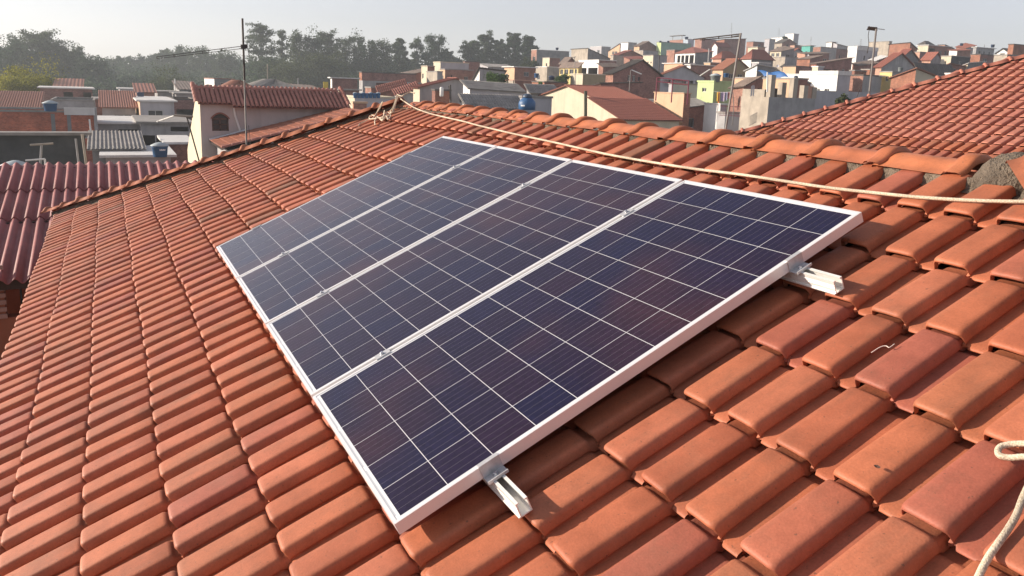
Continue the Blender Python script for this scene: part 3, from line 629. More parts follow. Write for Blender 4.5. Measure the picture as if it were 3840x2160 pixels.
def house(name, label, cat, xl, xc, xr, yt, D, L, Rr, roof=('flat',), wL=(), wR=(), yaw=0.0, zb=None, group=None, base_drop=1.2, oR=(), oL=(), proud=0.0):
    """axis aligned house seen at its corner: xc corner pixel, xl / xr outer pixels of the sunlit (-Y) and shaded (+X) faces (negative xl: depth in metres)"""
    S = 2.3 if xc < 746 else TS
    D *= S; xl = xl * S if xl < 0 and xl > -40 else xl
    sc = lambda L_: [(a0, a1, b0 * S, b1 * S) for a0, a1, b0, b1 in L_]
    wL, wR, oR, oL = sc(wL), sc(wR), sc(oR), sc(oL)
    if roof[0] == 'shed': roof = ('shed', roof[1] * S, roof[2] * S, roof[3] * S) + tuple(roof[4:])
    elif roof[0] in ('gx', 'gy', 'hip'): roof = (roof[0], roof[1] * S) + tuple(roof[2:])
    elif len(roof) > 2: roof = (roof[0], roof[1], roof[2] * S)
    C = at(xc, yt, D); zt = C[2]; zb = zb if zb is not None else ground(C[0], C[1]) - base_drop
    zb = min(zb, zt - 1.5)
    a = R_(yaw); eR = np.array((-math.sin(a), math.cos(a))); eL = np.array((-math.cos(a), -math.sin(a)))
    def hit(px, e):
        r = ray(px, yt)[:2]; w0 = C[:2] - CAM[:2]; den = r[0] * e[1] - r[1] * e[0]
        return -(r[0] * w0[1] - r[1] * w0[0]) / den if abs(den) > 1e-9 else 5
    wr = min(120, max(.8, hit(xr, eR))); wl = -xl if xl < 0 and xl > -90 else hit(xl, eL)
    if not (0.1 < wl < 60): wl = 10.0
    H = tag(empty(name, (C[0], C[1], zb)), label, cat, group); NH[0] += 1
    if cat == 'house' and not wR and not oR and wr > 3.2 and wrng.random() < .62:          # the odd small window high in a bare side wall
        a0 = wrng.uniform(.15, .45); ww = wrng.uniform(.8, 1.4) / wr; t0 = wrng.uniform(.55, 1.0); wR = [(a0, a0 + ww, t0, t0 + wrng.uniform(.8, 1.2))]
        if wr > 6: b0 = a0 + ww + wrng.uniform(.12, .25); wR.append((b0, min(.95, b0 + ww), t0, t0 + 1.0))
    P0 = C[:2]; PRr = P0 + eR * wr; PLl = P0 + eL * wl; PB = PRr + eL * wl
    z3 = lambda p, z: (p[0], p[1], z)
    k = roof[0]; hC = hR = hL = hB = zt
    if k == 'shed': hR, hL, hB = zt + roof[1], zt + roof[2], zt + roof[3]
    rise = roof[1] if k in ('gx', 'gy', 'hip') else 0
    m3 = D / FPX                                        # metres per photo pixel here
    def wins(lst, wd):
        return [(u0 * wd, u1 * wd, zt - d1, zt - d0) for u0, u1, d0, d1 in lst]
    nR, nL = -eL, -eR
    def one(mat, O, e, n, wd, ta, tb, ws, os_, extra=None, nm='wall'):
        mb = MB(); allw = wins(ws, wd) + wins(os_, wd); ops, P = wall_face(mb, O, e, n, wd, zb, ta, tb, allw, 0.14)
        if extra: mb.face(extra)
        o = mb.build(nm, mat); rel(o, H)
        for op in ops:
            a_, b_, c_, d_ = op; isopen = any(abs(a_ - w_[0]) < .06 and abs(d_ - w_[3]) < .06 for w_ in wins(os_, wd))
            if isopen:                                  # a room or veranda to look into
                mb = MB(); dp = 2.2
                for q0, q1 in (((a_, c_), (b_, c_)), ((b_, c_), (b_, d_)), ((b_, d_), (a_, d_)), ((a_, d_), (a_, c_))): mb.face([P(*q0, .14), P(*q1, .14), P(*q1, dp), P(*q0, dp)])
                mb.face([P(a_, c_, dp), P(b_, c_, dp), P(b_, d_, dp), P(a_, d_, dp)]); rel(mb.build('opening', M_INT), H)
            else:
                mb = MB(); mb.face([P(a_, c_, .12), P(b_, c_, .12), P(b_, d_, .12), P(a_, d_, .12)]); pn = mb.build('window', M_DARK); rel(pn, H)
                if (b_ - a_) / m3 > 11:
                    mb = MB(); t = .05; E3 = np.array((e[0], e[1], 0)); N3 = np.array((n[0], n[1], 0))
                    bars = [(a_, c_, a_ + t, d_), (b_ - t, c_, b_, d_), (a_ + t, c_, b_ - t, c_ + t), (a_ + t, d_ - t, b_ - t, d_), ((a_ + b_) / 2 - t / 2, c_ + t, (a_ + b_) / 2 + t / 2, d_ - t)]
                    for (u0, q0, u1, q1) in bars: mb.box(np.array(P(u0, q0, .115)), E3 * (u1 - u0), (0, 0, q1 - q0), N3 * .04)
                    f = mb.build('window_frame', M_FRAME, pn)
                    f.matrix_parent_inverse = Matrix.Identity(4)
        return o
    exR = exL = None
    if k == 'gx': mid = P0 + eR * wr * roof[4] if len(roof) > 4 else (P0 + PRr) / 2; exR = [z3(P0, zt), z3(PRr, zt), z3(mid, zt + rise)]
    if k == 'gy': midl = (P0 + PLl) / 2; exL = [z3(P0, zt), z3(midl, zt + rise), z3(PLl, zt)]
    par = roof[1] if k == 'flat' and len(roof) > 1 else None
    one(WM[Rr], P0, eR, nR, wr, hC, hR, wR, oR, exR)
    one(WM[L], P0, eL, nL, wl, hC, hL, wL, oL, exL, 'side_wall')
    mb = MB()
    mb.face([z3(PLl, zb), z3(PB, zb), z3(PB, hB), z3(PLl, hL)]); mb.face([z3(PRr, zb), z3(PB, zb), z3(PB, hB), z3(PRr, hR)])
    if k == 'gx': mid2 = mid + eL * wl; mb.face([z3(PLl, zt), z3(PB, zt), z3(mid2, zt + rise)])
    if k == 'gy': mid2 = midl + eR * wr; mb.face([z3(PRr, zt), z3(PB, zt), z3(mid2, zt + rise)])
    rel(mb.build('back_wall', WM[Rr]), H)
    e3, l3 = np.array((*eR, 0)), np.array((*eL, 0)); c3 = np.array((*P0, 0))
    if k == 'flat':
        inset = 0.18; mb = MB(); z = zt - 0.35
        mb.face([z3(P0, z), z3(PRr, z), z3(PB, z), z3(PLl, z)]); rel(mb.build('roof_slab', RM['c']), H)
        if par is not None and par in RM or par in WM:
            pm = RM.get(par) or WM[par]; mb = MB(); t = .22
            zz = np.array((0, 0, zt + .002)); hh = np.array((0, 0, roof[2] if len(roof) > 2 else .16)); ov = .08
            mb.box(c3 + zz - e3 * ov - l3 * ov, e3 * (wr + 2 * ov), l3 * t, hh); mb.box(c3 + zz - e3 * ov + l3 * (wl + ov - t), e3 * (wr + 2 * ov), l3 * t, hh)
            mb.box(c3 + zz - e3 * ov + l3 * (t - ov), e3 * t, l3 * (wl + 2 * ov - 2 * t), hh); mb.box(c3 + zz + e3 * (wr + ov - t) + l3 * (t - ov), e3 * t, l3 * (wl + 2 * ov - 2 * t), hh)
            rel(mb.build('parapet', pm), H)
    elif k == 'slab':
        ov = .35; mb = MB(); mb.box(c3 + (0, 0, zt) - e3 * ov - l3 * ov, e3 * (wr + 2 * ov), l3 * (wl + 2 * ov), (0, 0, .16)); rel(mb.build('roof_slab', RM[roof[1]]), H)
    else:
        mat = RM[roof[4 if k == 'shed' else 2]]; ov = .35; big = D < 112; pit = .24 if D < 112 else .5
        def lay(a, b, c, d):
            wd_ = np.linalg.norm(np.asarray(b) - a); sl_ = np.linalg.norm(np.asarray(c) - a)
            nc = int(min(90, max(4, wd_ / pit))); nr = int(min(14, max(1, sl_ / .4))) if big else 1
            sheet('roof', mat, a, b, c, d, H, nc, nr, .035 if big else .03, .09, .02 if big else 0)
        V = lambda p, z: np.array((p[0], p[1], z))
        if k == 'shed':
            u = .06
            A0, A1, A2, A3 = V(P0, hC + u), V(PRr, hR + u), V(PLl, hL + u), V(PB, hB + u)
            dx = (A1 - A0) / np.linalg.norm(A1 - A0) * .3; dy = (A2 - A0) / np.linalg.norm(A2 - A0) * .3
            if roof[5:] and roof[5] == 'x': lay(A0 - dx - dy, A2 - dx + dy, A1 + dx - dy, A3 + dx + dy)
            else: lay(A0 - dx - dy, A1 + dx - dy, A2 - dx + dy, A3 + dx + dy)
        elif k == 'gx':
            f = roof[4] if len(roof) > 4 else .5
            T0 = V(mid - eL * ov, zt + rise + .06); T1 = V(mid2 + eL * ov, zt + rise + .06)
            sA = rise / (wr * f); sB = rise / (wr * (1 - f))
            lay(V(P0 - eL * ov - eR * ov, zt - ov * sA + .06), V(PLl + eL * ov - eR * ov, zt - ov * sA + .06), T0, T1)
            lay(V(PRr - eL * ov + eR * ov, zt - ov * sB + .06), V(PB + eL * ov + eR * ov, zt - ov * sB + .06), T0, T1)
            mb = MB(); mb.tube([T0, T1], .09, 6); rel(mb.build('ridge', mat), H)
        elif k == 'gy':
            s = rise / (wl / 2); T0 = V(midl - eR * ov, zt + rise + .06); T1 = V(mid2 + eR * ov, zt + rise + .06)
            lay(V(P0 - eR * ov - eL * ov, zt - ov * s + .06), V(PRr + eR * ov - eL * ov, zt - ov * s + .06), T0, T1)
            lay(V(PLl - eR * ov + eL * ov, zt - ov * s + .06), V(PB + eR * ov + eL * ov, zt - ov * s + .06), T0, T1)
            mb = MB(); mb.tube([T0, T1], .09, 6); rel(mb.build('ridge', mat), H)
        elif k == 'hip':
            ov = .4; q_ = [V(P0 - eR * ov - eL * ov, zt), V(PRr + eR * ov - eL * ov, zt), V(PB + eR * ov + eL * ov, zt), V(PLl - eR * ov + eL * ov, zt)]
            cen = (P0 + PB) / 2; hw = max(0, wr / 2 - wl / 2); hl = max(0, wl / 2 - wr / 2)
            Ta, Tb = V(cen - eR * hw - eL * hl, zt + rise), V(cen + eR * hw + eL * hl, zt + rise)
            def tri(a, b, c, d): lay(a, b, c, d)
            if hw >= hl: tri(q_[0], q_[1], Ta, Tb); tri(q_[3], q_[2], Ta, Tb); tri(q_[0], q_[3], Ta, Ta + 1e-3); tri(q_[1], q_[2], Tb, Tb + 1e-3)
            else: tri(q_[0], q_[3], Ta, Tb); tri(q_[1], q_[2], Ta, Tb); tri(q_[0], q_[1], Ta, Ta + 1e-3); tri(q_[3], q_[2], Tb, Tb + 1e-3)
    return H, dict(P0=P0, eR=eR, eL=eL, wr=wr, wl=wl, zt=zt, H=H, S=S)
def part_box(nm, mat, info, a0, a1, b0, b1, z0, z1):
    """box on a house: a along the shaded face, b back along the sunlit face, z from its top"""
    c3 = np.array((*info['P0'], info['zt'])); e3 = np.array((*info['eR'], 0)); l3 = np.array((*info['eL'], 0)); mb = MB(); S = info['S']
    mb.box(c3 + e3 * a0 + l3 * b0 + (0, 0, z0 * S), e3 * (a1 - a0), l3 * (b1 - b0), (0, 0, (z1 - z0) * S))
    o = mb.build(nm, mat); rel(o, info['H']); return o
HS = {}
def hs(key, *a, **k): HS[key] = house(*a, **k)[1]
W4 = [(.15, .35, .7, 1.7), (.6, .8, .7, 1.7)]
# --- right hand hill, from the skyline down
hs('h1', 'building', 'long dark grey building on the skyline right beside the eucalyptus grove', 'building', 1993, 2013, 2135, 187, 150, 'bp', 'gd', ('flat', 'w'), wL=[(.2, .7, 1.2, 2.2)])
hs('h2', 'building', 'tall bare concrete block with sloping roof line, a single small window low down', 'building', 2143, 2205, 2290, 182, 130, 'bg', 'gd', ('shed', -1.4, 0, -1.4, 'd'), wL=[(.34, .44, 4.3, 5.2)])
hs('h8', 'house', 'small cream house with a brick side in front of the dark grey skyline building', 'house', 2035, 2061, 2100, 217, 122, 'cr', 'bd', ('flat', 'c'), wL=[(.3, .5, .8, 1.5)])
hs('h18', 'house', 'low off-white house with two little windows on the skyline behind the concrete block', 'house', 2213, 2256, 2290, 175, 178, 'gl', 'gr', ('flat', 'w'), wL=W4)
hs('h17', 'house', 'cream house with a lean-to roof rising towards the tall white block', 'house', 2283, 2325, 2340, 165, 166, 'pe', 'bd', ('shed', -.3, -1.4, -1.4, 'b'), wL=[(.2, .4, 1.1, 2.0), (.45, .65, 1.1, 2.0)])
hs('h15', 'building', 'bright white windowless block with grey right side on the skyline', 'building', 2329, 2356, 2388, 160, 160, 'wh', 'gr', ('flat', 'c'))
hs('h16', 'house', 'brick gable house with a yellow painted upper patch, right of the white block', 'house', 2378, 2398, 2462, 172, 150, 'pe', 'bm', ('gx', .9, 'b'), wR=[(.5, .6, 1.5, 3)])
hs('h19', 'house', 'salmon front with a red tiled roof below the white skyline block', 'house', 2294, 2320, 2412, 206, 128, 'pk', 'bd', ('gx', .8, 't'), wL=[(.4, .6, 1.0, 2.2)])
hs('h20', 'house', 'small cream block with three vent slots and grey right wall', 'house', 2412, 2450, 2502, 208, 100, 'cr', 'gr', ('flat', 'c'), wL=[(.12, .24, .75, .95), (.42, .54, .75, .95), (.70, .82, .75, .95)])
hs('h13', 'building', 'long sea green building with a pale green corner on the ridge', 'building', 2463, 2480, 2592, 158, 150, 'lg', 'tg', ('flat', 'c'), wR=[(.2, .3, 1.2, 2.4), (.4, .5, 1.2, 2.4)])
hs('h14', 'house', 'pink brick house under a canopy roof on the skyline above the green building', 'house', 2512, 2561, 2570, 149, 185, 'bp', 'bp', ('flat', 'c'))
hs('h14b', 'house', 'pale blue house next to the pink skyline house', 'house', 2563, 2581, 2603, 147, 182, 'bl', 'bl', ('flat', 'w'))
hs('h22', 'house', 'brick skyline house with long dark wall right of the pale blue house', 'house', 2607, 2632, 2688, 146, 178, 'bp', 'bm', ('flat', 'w'))
hs('h23', 'building', 'orange brick building behind the mast of the middle antenna', 'building', 2686, 2717, 2797, 147, 168, 'br', 'bm', ('shed', .4, -.2, .2, 'd'))
hs('h24', 'house', 'small white gable front with brick side wall in the upper town', 'house', 2671, 2691, 2735, 172, 142, 'wh', 'bm', ('gy', .6, 't'), wR=[(.2, .35, 1.3, 2.4), (.6, .75, 1.3, 2.4)])
hs('h12', 'house', 'two storey white house with a row of balcony openings under a tiled roof', 'house', 2533, 2607, 2672, 198, 114, 'wh', 'gd', ('shed', .3, .0, 1.1, 't'), oL=[(.05, .26, .3, 1.75), (.31, .48, .3, 1.75), (.53, .68, .3, 1.75), (.73, .88, .3, 1.75), (.3, .5, 3.3, 4.4), (.55, .75, 3.3, 4.4)])
hs('h25', 'house', 'low house under a wide red hipped roof in the middle of the hillside', 'house', 2672, 2705, 2772, 220, 106, 'pk', 'gd', ('hip', 1.0, 't'), wR=[(.2, .4, .6, 1.6)])
hs('h25b', 'house', 'red hipped roof house with a white gable end, left of the cream two window house', 'house', 2782, 2818, 2900, 222, 104, 'wh', 'gd', ('hip', 1.3, 't'))
hs('h21', 'house', 'flat roofed house with long orange rendered wall', 'house', 2491, 2560, 2600, 238, 92, 'pe', 'gr', ('slab', 'w'))
hs('h26', 'house', 'peach walled house below a big faded tile roof behind the middle mast', 'house', 2673, 2712, 2815, 258, 84, 'pe', 'mu', ('gx', 1.05, 'o'), wL=[(.5, .7, .6, 1.3)])
hs('h31', 'house', 'cream house with a pair of square windows and a dark tiled roof', 'house', 2888, 2930, 2978, 192, 120, 'cr', 'gd', ('shed', .5, .0, .9, 'b'), wL=[(.15, .42, .25, .75), (.58, .86, .25, .75)])
hs('h37', 'building', 'brilliant white flat block in two steps, highest on the skyline', 'building', 2945, 2977, 2996, 127, 200, 'wh', 'gl', ('flat', 'w'))
hs('h37b', 'building', 'lower white step of the highest skyline block, on its left', 'building', 2893, 2944, 2960, 141, 203, 'wh', 'gl', ('flat', 'w'))
hs('h37c', 'house', 'grey narrow skyline house left of the brilliant white block', 'house', 2868, 2886, 2908, 147, 190, 'gl', 'gr', ('flat', 'c'))
hs('h37d', 'house', 'brick house with a dark roof below the brilliant white block', 'house', 2905, 2933, 2985, 160, 172, 'bg', 'bm', ('gx', .8, 'd'), wL=[(.4, .65, .8, 1.6)])
hs('h37e', 'house', 'pink brick terraced house at the left of the grey narrow house', 'house', 2800, 2825, 2866, 157, 176, 'bp', 'bd', ('flat', 'd'))
hs('h37f', 'house', 'cream balcony house low behind the middle mast top', 'house', 2806, 2842, 2870, 176, 150, 'cr', 'pk', ('slab', 'c'))
hs('h35', 'house', 'small salmon block with a dark brick side near the teal house', 'house', 2963, 2980, 3008, 170, 150, 'pk', 'bm', ('flat', 'd'))
hs('h34', 'house', 'teal painted house among the brick ones', 'house', 3007, 3039, 3054, 172, 146, 'te', 'te', ('slab', 'c'), wL=[(.3, .5, .9, 2.0)])
hs('h36', 'building', 'square pink block with a long grey wall, right of the teal house', 'building', 3050, 3078, 3138, 177, 140, 'bp', 'gr', ('flat', 'c'), wR=[(.25, .33, .7, 1.5)])
hs('h38', 'building', 'grey hall with a curved dark roof on the skyline', 'building', 3125, 3140, 3216, 166, 170, 'gl', 'gr', ('shed', -.6, .3, -.4, 'd'))
hs('h38b', 'house', 'dark brick house with doorway under the grey curved hall', 'house', 3120, 3136, 3180, 184, 146, 'bd', 'bm', ('flat', 'd'), wR=[(.3, .4, 1.0, 2.6)])
hs('h38c', 'house', 'pink house between the curved hall and the beige block', 'house', 3205, 3222, 3262, 173, 160, 'bp', 'bm', ('flat', 'c'))
hs('h38d', 'house', 'white topped skyline house left of the curved hall', 'house', 3100, 3120, 3136, 158, 182, 'wh', 'bp', ('slab', 'c'))
hs('h40', 'building', 'large beige concrete box on the skyline beside the orange brick box', 'building', 3258, 3335, 3345, 156, 136, 'bg', 'bg', ('flat', 'c'))
hs('h40b', 'building', 'large orange brick box on the skyline with two shades of wall', 'building', 3337, 3414, 3442, 161, 132, 'br', 'br', ('shed', -.8, -.15, -.8, 'd'))
hs('h39', 'house', 'white cube house with thick parapet and shaded grey right wall', 'house', 3180, 3214, 3292, 187, 118, 'wh', 'gl', ('flat', 'w', .5), wL=[(.5, .6, 1.0, 2.0)], wR=[(.35, .43, .7, 1.3), (.6, .7, .9, 2.2)])
hs('h33', 'house', 'orange brick house with dark brick right side in the middle of the town', 'house', 2989, 3038, 3084, 220, 104, 'br', 'bm', ('shed', .5, 0, .4, 'b'))
hs('h32', 'house', 'pale wall block with satellite dish, grey on its right', 'house', 2900, 2945, 2992, 215, 108, 'bg', 'gr', ('flat', 'c'))
hs('h30', 'house', 'big brick house under a single brown roof sloping up to the right', 'house', 3040, 3062, 3194, 238, 84, 'bd', 'bm', ('shed', .75, 0.0, .75, 'b'), oR=[(.20, .42, .5, 1.4), (.48, .62, .5, 1.4)], wR=[(.74, .82, .4, 1.6)])
hs('h30b', 'house', 'low brick house with salmon balcony band above the blue tarpaulin', 'house', 2936, 2985, 3050, 250, 82, 'pe', 'bm', ('flat', 'd'))
hs('h41b', 'house', 'house with dark gable and red roof slope under the orange brick box', 'house', 3350, 3372, 3446, 222, 98, 'bd', 'gd', ('gx', 1.15, 't', 0, .5))
hs('h41', 'house', 'grey rendered gable house with red roof slope and a tank below it', 'house', 3284, 3306, 3436, 249, 78, 'pk', 'gr', ('gx', 1.25, 't'))
hs('h53', 'house', 'little lemon yellow house front with a small dark window', 'house', 3300, 3346, 3372, 271, 70, 'ye', 'gr', ('flat', 'c'), wL=[(.25, .5, .3, .7)])
hs('h52', 'house', 'grey gable with red roof slope left of the cream row with black yard', 'house', 3458, 3491, 3530, 222, 104, 'pk', 'gr', ('gx', .8, 't'))
hs('h44', 'house', 'cream walled house with a slit window beside a black shaded yard', 'house', 3530, 3568, 3640, 211, 100, 'cr', 'ca', ('flat', 'c'), wL=[(.45, .55, .5, 1.2)])  # right wall painted charcoal in place of the shade in the open yard
hs('h45', 'house', 'orange block with long maroon brick wall near the right edge', 'house', 3640, 3677, 3732, 205, 104, 'br', 'bm', ('flat', 'd'))
hs('h46', 'house', 'cream walled house with wide open brown veranda on the skyline', 'house', 3442, 3482, 3568, 170, 142, 'cr', 'bd', ('slab', 'w'), oR=[(.05, .3, .4, 2.2)], wR=[(.5, .6, .7, 1.7), (.75, .82, .7, 1.7)])
hs('h46b', 'house', 'low hipped grey roof peeping over the cream veranda house', 'house', 3446, 3470, 3500, 166, 168, 'wh', 'gr', ('hip', .7, 'd'))
hs('h46c', 'house', 'pink skyline house with flat dark roof right of the grey hipped roof', 'house', 3520, 3544, 3580, 168, 172, 'pk', 'bm', ('shed', -.6, 0, -.6, 'd'))
hs('h47', 'house', 'house with brown tile slope against a tall grey gable wall', 'house', 3585, 3622, 3656, 180, 144, 'bd', 'gr', ('shed', .5, .2, .9, 't'))
hs('h48', 'building', 'long low grey building with white roof edge and small windows', 'building', 3650, 3662, 3730, 178, 138, 'gr', 'gr', ('slab', 'w'), wR=[(.15, .25, .5, 1.4), (.4, .5, .5, 1.4), (.7, .8, .5, 1.4)])
hs('h49', 'house', 'small white gable front low on the skyline near the right edge', 'house', 3737, 3783, 3800, 197, 128, 'wh', 'gd', ('gy', .55, 'd'), oL=[(.3, .7, .1, .6)])
hs('h50', 'building', 'orange brick house at the far right edge with balcony opening', 'building', 3782, 3802, 3900, 167, 108, 'br', 'br', ('flat', 'd'), oR=[(.3, .9, 1.2, 2.0)])
hs('h51', 'house', 'plain beige wall house below the white gable at the right edge', 'house', 3728, 3777, 3830, 207, 98, 'bg', 'bd', ('flat', 'c'))
hs('h43', 'house', 'orange brick house with cream rear wall under a roof sloping down to the right', 'house', 3346, 3436, 3562, 259, 62, 'br', 'cr', ('shed', -.75, -.62, -1.2, 'o', 'x'), wL=[(.28, .42, 1.45, 1.85)])
hs('h29', 'house', 'modern white house with deep parapet band and grey right wall', 'house', 3000, 3142, 3190, 281, 62, 'wh', 'gl', ('flat', 'w', .3), wL=[(.18, .30, 1.0, 1.7), (.42, .49, 1.0, 1.5), (.68, .82, 1.0, 1.75)], oL=[(.05, .55, 2.45, 3.0)])
hs('h29b', 'building', 'long white terrace parapet left of the modern white house', 'building', 2910, 3006, 3020, 281, 66, 'wh', 'gl', ('flat', 'w'))
hs('h29c', 'building', 'small white stair tower with a slit window on the modern white house', 'tower', 3046, 3068, 3089, 252, 66, 'cr', 'gl', ('flat', 'w'), wL=[(.35, .6, .3, 1.0)])
hs('h54', 'house', 'pink brick house with darker upper course right of the modern white house', 'house', 3188, 3238, 3292, 284, 67, 'bp', 'gr', ('flat', 'd'))
hs('h54b', 'house', 'dark red brick storey behind the pink brick house', 'house', 3186, 3205, 3250, 266, 74, 'bd', 'br', ('flat', 'c'))
hs('h55', 'house', 'grey rendered house with railing terrace under the grey gable', 'house', 3243, 3262, 3308, 285, 69, 'gl', 'gr', ('slab', 'w'), wL=[(.3, .5, .7, 1.8)])
hs('h58', 'house', 'half built brick house with salmon ledge behind the concrete pillars', 'house', 2862, 2985, 3030, 297, 54, 'pe', 'bd', ('flat', 'c'), oL=[(.5, .75, .6, 1.4)])
hs('h57b', 'house', 'brick storey house with pale ledge behind the lime green block', 'house', 2755, 2838, 2880, 294, 60, 'pe', 'bd', ('flat', 'c'), oR=[(.1, .4, .7, 1.9)])
hs('h57c', 'house', 'brick outbuilding with brown lean-to roof beside the lime green block', 'house', 2744, 2790, 2842, 322, 48, 'bp', 'bd', ('shed', .5, -.1, .4, 'b'), oR=[(.1, .35, .6, 2.0)])
hs('h28', 'building', 'unfinished concrete building with sunny blank left wall and pillars on top', 'building', 2780, 2884, 3058, 364, 40, 'bg', 'gr', ('flat', ), wR=[(.08, .3, 3.6, 4.2)])
hs('h27', 'house', 'lime green house block with one small barred window', 'house', 2617, 2678, 2748, 308, 50, 'lg', 'lg', ('flat', 'lg'), wL=[(.44, .7, .35, .6)])
hs('h11', 'house', 'white veranda house with lilac gable and reddish roof, four posts', 'house', 2462, 2472, 2642, 283, 74, 'wh', 'gl', ('gx', .95, 'o'), oR=[(.10, .27, .35, 1.0), (.31, .60, .35, 1.0), (.64, .76, .35, 1.0), (.80, .96, .35, 1.0)])
hs('h10', 'house', 'big dark maroon brick house with steep gable and charcoal roof slope', 'house', 2272, 2300, 2478, 274, 60, 'bp', 'bm', ('gx', 1.05, 'd', 0, .58), wR=[(.30, .37, .1, .55), (.40, .46, .1, .55), (.52, .56, .2, .5)])
hs('h10b', 'house', 'low brick annex with a porch roof at the foot of the maroon gable', 'house', 2232, 2252, 2400, 313, 56, 'pk', 'bm', ('shed', .15, -.1, .1, 'd'), oR=[(.05, .22, .25, 1.2)])
hs('h3', 'house', 'white two bay balcony house with white parapet and brick flank', 'house', 2170, 2246, 2312, 226, 94, 'wh', 'bm', ('flat', 'w'), oL=[(.04, .5, .85, 2.2), (.58, .94, .85, 2.2)])
hs('h4', 'building', 'pale cream blank wall with mustard shaded side', 'building', 2140, 2186, 2270, 279, 78, 'cr', 'mu', ('flat', 'cr'))
hs('h5', 'house', 'yellow balcony house with a row of dark windows under a brown roof', 'house', 2099, 2169, 2180, 252, 86, 'ye', 'ye', ('shed', .4, 0, .5, 'b'), wL=[(.06, .18, .2, .75), (.24, .46, .2, .75), (.52, .74, .2, .75), (.80, .97, .2, .75)])
hs('h5b', 'house', 'dark tiled roof with red brick gable above the yellow balcony house', 'house', 2100, 2122, 2160, 236, 100, 'bd', 'bd', ('gx', .7, 'b'))
hs('h7', 'house', 'beige and grey rendered house with a white topped parapet left of yellow balconies', 'house', 2010, 2052, 2098, 252, 90, 'bg', 'gr', ('flat', 'w'), wL=[(.62, .85, .85, 1.4)])
hs('h6', 'house', 'two storey pink brick house with a white slab roof and grey lower floor', 'house', 1891, 1930, 2008, 252, 75, 'pe', 'bp', ('slab', 'w'), wL=[(.62, .82, .6, 1.0)], wR=[(.45, .7, .4, .8)])
hs('h6b', 'house', 'grey ground floor block with tiled canopy under the pink brick house', 'house', 1890, 1930, 2010, 302, 70, 'bg', 'bd', ('flat', 'pk'), wR=[(.2, .45, .9, 1.5)])
hs('h9', 'house', 'low orange brick house with dark yard and tank frames', 'house', 1995, 2042, 2125, 309, 65, 'br', 'bd', ('flat', 'd'), oR=[(.35, .8, .3, .9)])
hs('h9b', 'house', 'low cream house front with a white box beside the orange brick house', 'house', 2030, 2062, 2120, 331, 58, 'cr', 'bd', ('flat', 'c'), wL=[(.3, .6, .2, .6)])
hs('h69', 'house', 'narrow sunny white house with a lean-to roof and grey right wall', 'house', 1778, 1799, 1893, 258, 68, 'wh', 'gr', ('shed', -.15, -.9, -.9, 'd'), wL=[(.5, .65, .6, 1.1)])
hs('h69b', 'building', 'low grey hall with bluish roof at the foot of the eucalyptus grove', 'building', 1800, 1830, 1930, 250, 100, 'gl', 'gr', ('shed', 0, .4, .4, 'f'))
hs('h67', 'house', 'tall maroon brick block behind the grey blue wall', 'house', 1736, 1744, 1799, 231, 86, 'bm', 'bm', ('flat', 'd'))
hs('h65b', 'building', 'pale yellow tower block with long grey blue wall to its right', 'building', 1626, 1652, 1758, 234, 82, 'cr', 'gl', ('flat', 'cr'))
hs('h65', 'house', 'cream corner house with two small dark windows left of the pale yellow tower', 'house', 1580, 1603, 1630, 249, 80, 'cr', 'bd', ('flat', 'bg'), wL=[(.6, .85, .7, 1.2), (.5, .95, 1.7, 2.2)])
hs('h66', 'house', 'pink storey with one square window in front of the grey blue wall', 'house', 1650, 1669, 1775, 261, 77, 'pe', 'bp', ('flat', 'c'), wL=[(.3, .7, .55, 1.1)], wR=[(.2, .26, .5, 1.0), (.68, .82, .6, 1.3)])
hs('h66b', 'house', 'grey rendered storey below the pink one, patched with mould', 'house', 1600, 1640, 1660, 270, 74, 'bg', 'gr', ('flat', 'c'))
hs('h64', 'building', 'long brick parapet terrace above a grey lower floor, sunlit left edge', 'building', 1347, 1357, 1560, 272, 75, 'br', 'bm', ('flat', 'd'), zb=-1.0)
hs('h64b', 'building', 'grey lower floor with a dark shaded band under the brick terrace', 'building', 1347, 1360, 1582, 302, 74.3, 'gr', 'gr', ('flat', ), oR=[(.22, .7, .15, .5)])
hs('h72', 'house', 'maroon wall house with a white roof edge beside the bright yellow board', 'house', 1239, 1245, 1340, 293, 70, 'wh', 'bm', ('slab', 'w'))
hs('h74', 'house', 'small house with a red lean-to roof rising to the right near the blue drums', 'house', 1418, 1424, 1520, 345, 55, 'bd', 'bd', ('shed', .5, .3, .8, 't'))
hs('h74b', 'house', 'second small red lean-to roof, lower and right, near the white gable house', 'house', 1480, 1488, 1565, 352, 50, 'gr', 'gr', ('shed', .4, .2, .7, 't'))
hs('h68', 'house', 'wide grey gable house with red roof edge, brick lean-to and dark window', 'house', 1550, 1574, 1806, 327, 48, 'cr', 'gr', ('gx', .58, 't', 0, .57), oR=[(.64, .80, .35, .85)])
hs('h68b', 'house', 'brick lean-to with a white oval water butt under the wide grey gable', 'house', 1620, 1632, 1690, 340, 46.5, 'bd', 'br', ('flat', 'd'))
hs('h70', 'house', 'long pale low house with small dark windows right of the grey gable', 'house', 1737, 1762, 1962, 330, 44, 'wh', 'gl', ('shed', -.1, .35, .25, 'f'), wR=[(.30, .35, .35, .6), (.52, .56, .35, .6)])
hs('h71', 'house', 'greyish glazed tile roof just behind the ridge beside the blue dome tank', 'house', 1735, 1757, 1955, 400, 34, 'wh', 'gl', ('shed', 0, .42, .42, 'f'))
hs('h71b', 'house', 'plain grey wall house behind the blue dome tank', 'house', 1950, 1960, 2070, 366, 36, 'gr', 'gl', ('flat', 'c'))
hs('h73', 'building', 'flat grey roofed block with cream edge left of the roof peak', 'building', 1285, 1330, 1480, 366, 40, 'cr', 'gl', ('flat', 'cr'))
